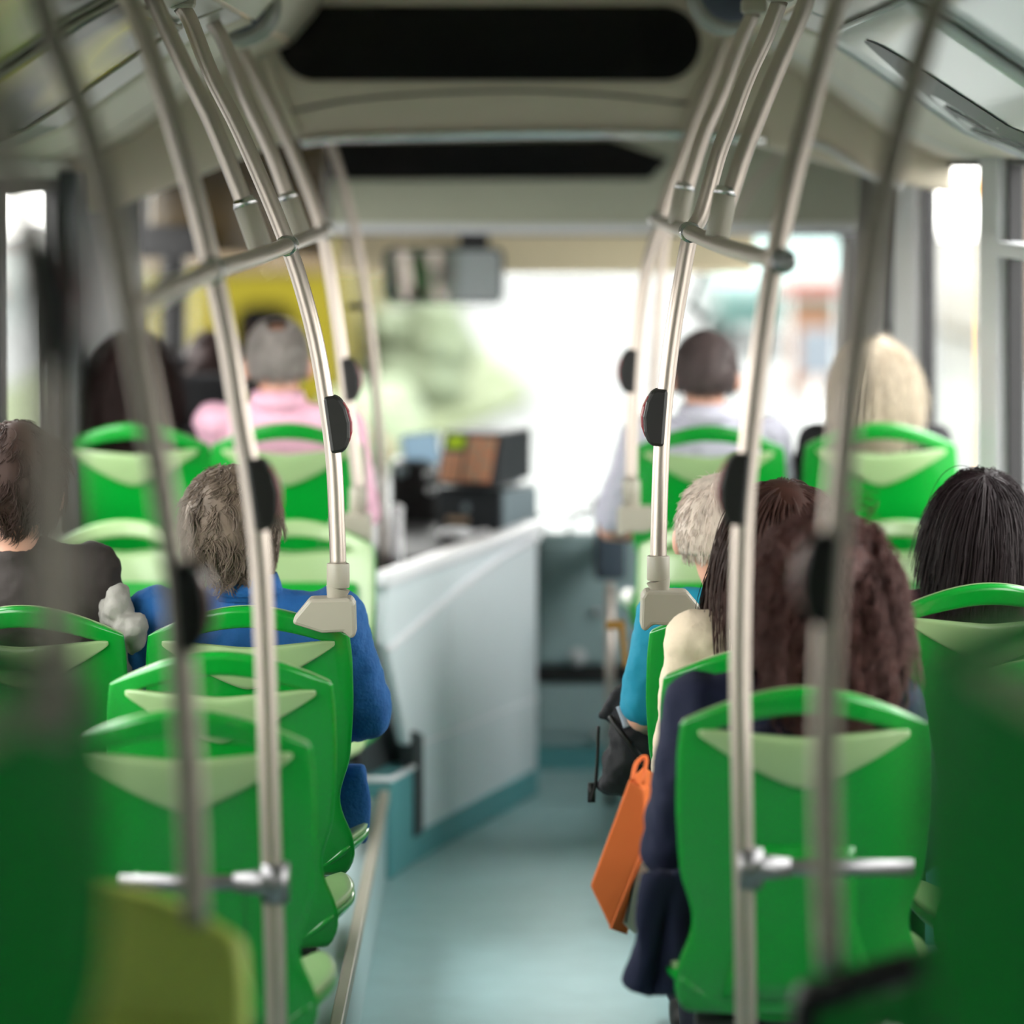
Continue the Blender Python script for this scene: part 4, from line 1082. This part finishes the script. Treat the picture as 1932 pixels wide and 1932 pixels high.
# ------------------------------------------------------------------ bags
ob = thing('paper_bag', P(1165, 1760, 6.9), 'bright orange paper carrier bag hanging by the navy coat at aisle', 'bag')
Yb = 6.6
q = [P(1205, 1462, Yb), P(1112, 1680, Yb), P(1150, 1752, Yb), P(1215, 1640, Yb), P(1228, 1500, Yb)]
fr_ = [P(1186, 1470, Yb), P(1112, 1672, Yb), P(1150, 1752, Yb), P(1214, 1590, Yb), P(1214, 1490, Yb)]
bk_ = [v + Vector((.03, .12, .005)) for v in fr_]
b = MB(); b.add([tuple(v) for v in fr_ + bk_], [(0, 1, 2, 3, 4), (9, 8, 7, 6, 5)] + [(i, (i + 1) % 5, 5 + (i + 1) % 5, 5 + i) for i in range(5)])
b.build('bag_body', 'orange_paper', ob, bevel=0.004)
b = MB(); b.add([tuple(P(1150, 1752, Yb)), tuple(P(1180, 1762, Yb + .06)), tuple(P(1226, 1600, Yb + .06)), tuple(P(1214, 1590, Yb))], [(0, 1, 2, 3)]); b.build('side_fold', 'orange_paper', ob, solid=.004)
b = MB(); b.tube(smooth_path([P(1192, 1472, Yb), P(1200, 1440, Yb + .02), P(1218, 1430, Yb + .03), P(1212, 1478, Yb)]), .004, 8); b.build('handle', 'orange_paper', ob, smooth=True)
wb = thing('shopping_bag', P(1205, 1762, Yb + .1), 'cream white shopping bag half hidden behind orange bag', 'bag')
Yw = Yb + .03
fr_ = [P(1208, 1622, Yw), P(1172, 1742, Yw), P(1196, 1764, Yw), P(1240, 1700, Yw), P(1245, 1620, Yw)]
bk_ = [v + Vector((.03, .10, 0)) for v in fr_]
b = MB(); b.add([tuple(v) for v in fr_ + bk_], [(0, 1, 2, 3, 4), (9, 8, 7, 6, 5)] + [(i, (i + 1) % 5, 5 + (i + 1) % 5, 5 + i) for i in range(5)]); b.build('bag_body', 'white_paper', wb, bevel=0.004)
b = MB(); b.tube([P(1196, 1655, Yw - .003), P(1180, 1740, Yw - .003)], .002, 6); b.build('stripe', 'dark_grey', wb)
# backpack
Yk = 7.75
bp = thing('backpack', P(1180, 1490, Yk), 'black backpack with grey strap hanging at the aisle below the turquoise sleeve', 'backpack')
b = MB()
b.ell(P(1188, 1400, Yk), (.045, .06, .10)); b.ell(P(1172, 1450, Yk), (.045, .055, .055)); b.ell(P(1200, 1330, Yk), (.03, .05, .07)); b.capsule(P(1205, 1270, Yk), P(1150, 1330, Yk), .012, .016); b.capsule(P(1150, 1330, Yk), P(1140, 1350, Yk), .016, .014)
b.ell(P(1150, 1480, Yk), (.03, .04, .022)); b.ell(P(1210, 1400, Yk), (.04, .06, .09))
b.build('bag_body', 'bag_black', bp, remesh=.006, disp=.02, dscale=.04, smooth=True)
b = MB(); b.tube(smooth_path([P(1150, 1352, Yk - .03), P(1165, 1375, Yk - .05), P(1185, 1400, Yk - .06), P(1215, 1440, Yk - .06)]), .006, 8); b.tube(smooth_path([P(1128, 1370, Yk), P(1126, 1430, Yk), P(1122, 1480, Yk), P(1113, 1512, Yk)]), .0035, 8)
b.box(P(1108, 1514, Yk) , P(1122, 1478, Yk) + Vector((0, .01, 0))); b.tube(smooth_path([P(1205, 1275, Yk), P(1216, 1230, Yk - .03), P(1228, 1180, Yk - .02), P(1250, 1150, Yk)]), .005, 8); b.build('strap', 'black_plastic', bp, smooth=True)
b = MB(); b.tube(smooth_path([P(1168, 1332, Yk - .055), P(1176, 1352, Yk - .06), P(1182, 1372, Yk - .065)]), .0085, 10); b.build('grey_tab', 'strap_grey', bp, smooth=True)
# cable-thin straps below, gold belt hook
b = MB(); b.box(P(1142, 1188, 9.3), P(1178, 1172, 9.3) + Vector((0, .03, 0))); b.tube([P(1172, 1180, 9.3), P(1180, 1260, 9.3)], .008, 8)
o = b.build('brass_bracket', 'gold', bevel=0.003); tag(o, 'small brass-coloured bracket left of the turquoise sleeve', 'bracket')

# ------------------------------------------------------------------ outside
GZ = -.35
b = MB(); b.box((-60, -20, GZ - .1), (60, 140, GZ)); struct(b.build('road', 'road'))
b = MB(); b.box((-60, 40, GZ), (-9, 140, GZ + .12)); b.box((6.0, -20, GZ), (60, 140, GZ + .14)); struct(b.build('pavement', 'kerb'))
b = MB(); b.prism([(-5, 26.5), (-.9, 29), (.15, 35.5), (.1, 38), (-1.2, 60), (-5, 60)], 'z', GZ, GZ + .10); o = struct(b.build('ground_verge', 'grass', bevel=.02))
# the yellow bus ahead on the left
yb = thing('yellow_bus', (-2.7, 30, GZ), 'large yellow bus outside, ahead on the left with dark windows', 'bus')
def yr(name, x0, y0, x1, y1, m, dep=.03, r=.08):
    a, c = P(x0, y1, 30), P(x1, y0, 30); bb = MB(); bb.prism(rrect(a.x, a.z, c.x, c.z, r), 'y', 30 - dep, 30 - .001); return bb.build(name, m, yb, bevel=.01)
a, c = P(215, 0, 30), P(637, 0, 30)
b = MB(); b.prism(rrect(a.x, GZ + .3, c.x, 2.75, .25), 'y', 30, 42); b.build('body', 'yellow_paint', yb, bevel=.05)
yr('rear_window', 250, 290, 600, 455, 'glass_dark', r=.1); yr('lower_band', 225, 470, 620, 515, 'bus_amber', r=.03)
yr('engine_grille', 442, 572, 555, 760, 'void_black', r=.15); yr('engine_grille', 300, 690, 430, 830, 'void_black', r=.06); yr('bumper', 212, 830, 630, 880, 'near_black', .12, .04)
for x_, y_ in ((a.x + .3, 30.6), (c.x - .45, 30.6), (a.x + .3, 40), (c.x - .45, 40)):
    b = MB(); b.tube([(x_, y_ + .4, GZ + .48), (x_ + .25, y_ + .4, GZ + .48)], .48, 24); b.build('wheel', 'near_black', yb, smooth='auto')
# trees
def tree(name, x, y, h, r, label, n=60, seed=1, m='leaf_green'):
    g = random.Random(seed); t = thing(name, (x, y, GZ), label, 'tree')
    b = MB(); b.tube(smooth_path([(x, y, GZ), (x + .1, y, GZ + h * .4), (x - .05, y, GZ + h * .75)]), [.16] * 8 + [.1] * 9, 8); b.build('trunk', 'bark', t)
    b = MB()
    for i in range(n):
        a = g.random() * 6.28; rr = r * math.sqrt(g.random()); zz = GZ + h * .45 + g.random() * h * .55; k = .18 + .35 * g.random()
        b.ell((x + rr * math.cos(a), y + rr * math.sin(a), zz), (k * r * .6, k * r * .6, k * r * .45), 10, 6)
    b.build('crown', m, t, disp=.25, dscale=.3)
tree('street_tree', -4.2, 60, 3.6, 1.3, 'small leafy green tree outside behind the left windscreen edge', seed=3)
tree('street_tree', -2.2, 72, 3.0, 1.2, 'low bushy tree outside between the yellow bus and mirror', seed=4)
tree('street_tree', 5.6, 62, 7.5, 2.2, 'tall leafy tree outside at the right of the windscreen', seed=5, n=90)
tree('street_tree', 5.5, 40, 4.2, .5, 'tall tree outside seen through the right side windows', seed=6, n=90)
tree('street_tree', -9.5, 26, 5.5, 2.0, 'leafy tree outside seen through the left side window', seed=8, n=70)
def shrub(px0, px1, py, Y, h, m, label, seed, flowers=None):
    g = random.Random(seed); a, c = P(px0, py, Y), P(px1, py, Y)
    t = thing('shrub', ((a.x + c.x) / 2, Y, GZ), label, 'shrub')
    b = MB()
    for i in range(46):
        k = .16 + .2 * g.random(); b.ell((a.x + (c.x - a.x) * g.random(), Y + (g.random() - .5) * .7, GZ + h * (.15 + .75 * g.random())), (k, k, k * .8), 9, 6)
    b.build('foliage', m, t, disp=.12, dscale=.15)
    if flowers:
        b = MB()
        for i in range(30): b.ell((a.x + (c.x - a.x) * g.random(), Y - .45 - .15 * g.random(), GZ + h * (.2 + .7 * g.random())), (.06, .06, .05), 8, 5)
        b.build('flowers', flowers, t)
    return t
shrub(725, 830, 0, 34, .95, 'leaf_green', 'rounded pale green shrub outside, seen left of the screen on the dashboard', 11)
shrub(670, 735, 0, 28, .45, 'leaf_green', 'low shrub outside with red flowers right of the yellow bus', 12, 'flower_red')
shrub(1440, 1600, 0, 70, 3.4, 'leaf_green', 'green shrub far outside beyond the right of windscreen', 13)
kk = thing('market_stall', (3.1, 38, GZ), 'peach-coloured market stall outside beyond the right side of windscreen', 'stall')
b = MB(); b.box((2.85, 38, GZ), (3.3, 38.5, GZ + .9)); b.build('counter', 'shop_peach', kk)
b = MB(); b.box((2.75, 37.8, GZ + 1.0), (3.4, 38.7, GZ + 1.12)); b.build('awning', 'flower_red', kk)
for px_ in (2.8, 3.33): b = MB(); b.box((px_, 37.85, GZ), (px_ + .03, 37.88, GZ + 1.0)); b.build('post', 'silver_frame', kk)
# buildings
def building(name, x0, x1, y0, y1, h, m, label, nx, nz):
    t = thing(name, ((x0 + x1) / 2, y0, GZ), label, 'building')
    b = MB(); b.box((x0, y0, GZ), (x1, y1, GZ + h)); b.build('wall', m, t)
    b = MB(); b.box((x0 - .2, y0 - .25, GZ + h), (x1 + .2, y1 + .2, GZ + h + .35)); b.build('roof', 'kerb', t)
    for i in range(nx):
        for k in range(nz):
            cx = x0 + (x1 - x0) * (i + .5) / nx; cz = GZ + 1.0 + k * 3.1
            b = MB(); b.box((cx - .6, y0 - .06, cz), (cx + .6, y0 - .005, cz + 1.5)); b.build('window', 'glass_dark', t)
building('city_building', -8, 12, 110, 122, 16, 'building_white', 'pale city building outside far ahead at the end of the street', 6, 4)
building('city_building', -34, -12, 60, 75, 13, 'building_warm', 'warm coloured building outside beyond the left side windows', 5, 3)
building('city_building', 13, 30, 30, 60, 12, 'building_white', 'pale building outside beyond the right side windows', 4, 3)
def car(x, y, m, label, rot=0):
    t = thing('car', (x, y, GZ), label, 'car')
    M = Matrix.Translation((x, y, GZ)) @ Matrix.Rotation(rot, 4, 'Z')
    b = MB(); b.prism([(-2.1, .3), (2.1, .3), (2.15, .75), (1.3, .9), (.7, 1.4), (-1.1, 1.42), (-1.9, .95), (-2.15, .8)], 'x', -.85, .85); b.xform(M); b.build('body', m, t, bevel=.08)
    b = MB(); b.prism([(1.15, .92), (.66, 1.34), (-1.05, 1.36), (-1.7, .95)], 'x', -.86, .86); b.xform(M); b.build('windows', 'glass_dark', t, bevel=.02)
    b = MB(); b.prism([(-1.25, .95), (-1.1, 1.35), (-2.0, .96), (-2.02, .94)], 'x', -.7, .7); b.xform(M)
    for wx in (-.85, .62):
        for wy in (-1.3, 1.3):
            w = MB(); w.tube([(wx, wy, .32), (wx + .22, wy, .32)], .32, 18); w.xform(M); w.build('wheel', 'near_black', t, smooth='auto')
car(3.4, 48, 'car_teal', 'teal car outside on the road, at the right of windscreen')
car(-1.2, 66, 'car_red', 'small red car outside just right of the yellow bus')
car(1.2, 85, 'car_silver', 'silver car outside on the road far ahead')
car(5.0, 22, 'car_silver', 'silver car parked outside the right side windows')
b = MB(); k0, k1 = P(1508, 708, 26), P(1575, 622, 26); b.box((k0.x, 26, k0.z), (k1.x, 26.05, k1.z)); sgn = thing('street_sign', (k0.x, 26, GZ), 'pale blue rectangular street sign outside beyond the windscreen at right', 'sign'); b.build('sign_board', 'sign_blue', sgn)
b = MB(); b.tube([((k0.x + k1.x) / 2, 26.08, GZ), ((k0.x + k1.x) / 2, 26.08, k1.z)], .03, 8); b.build('post', 'silver_frame', sgn)
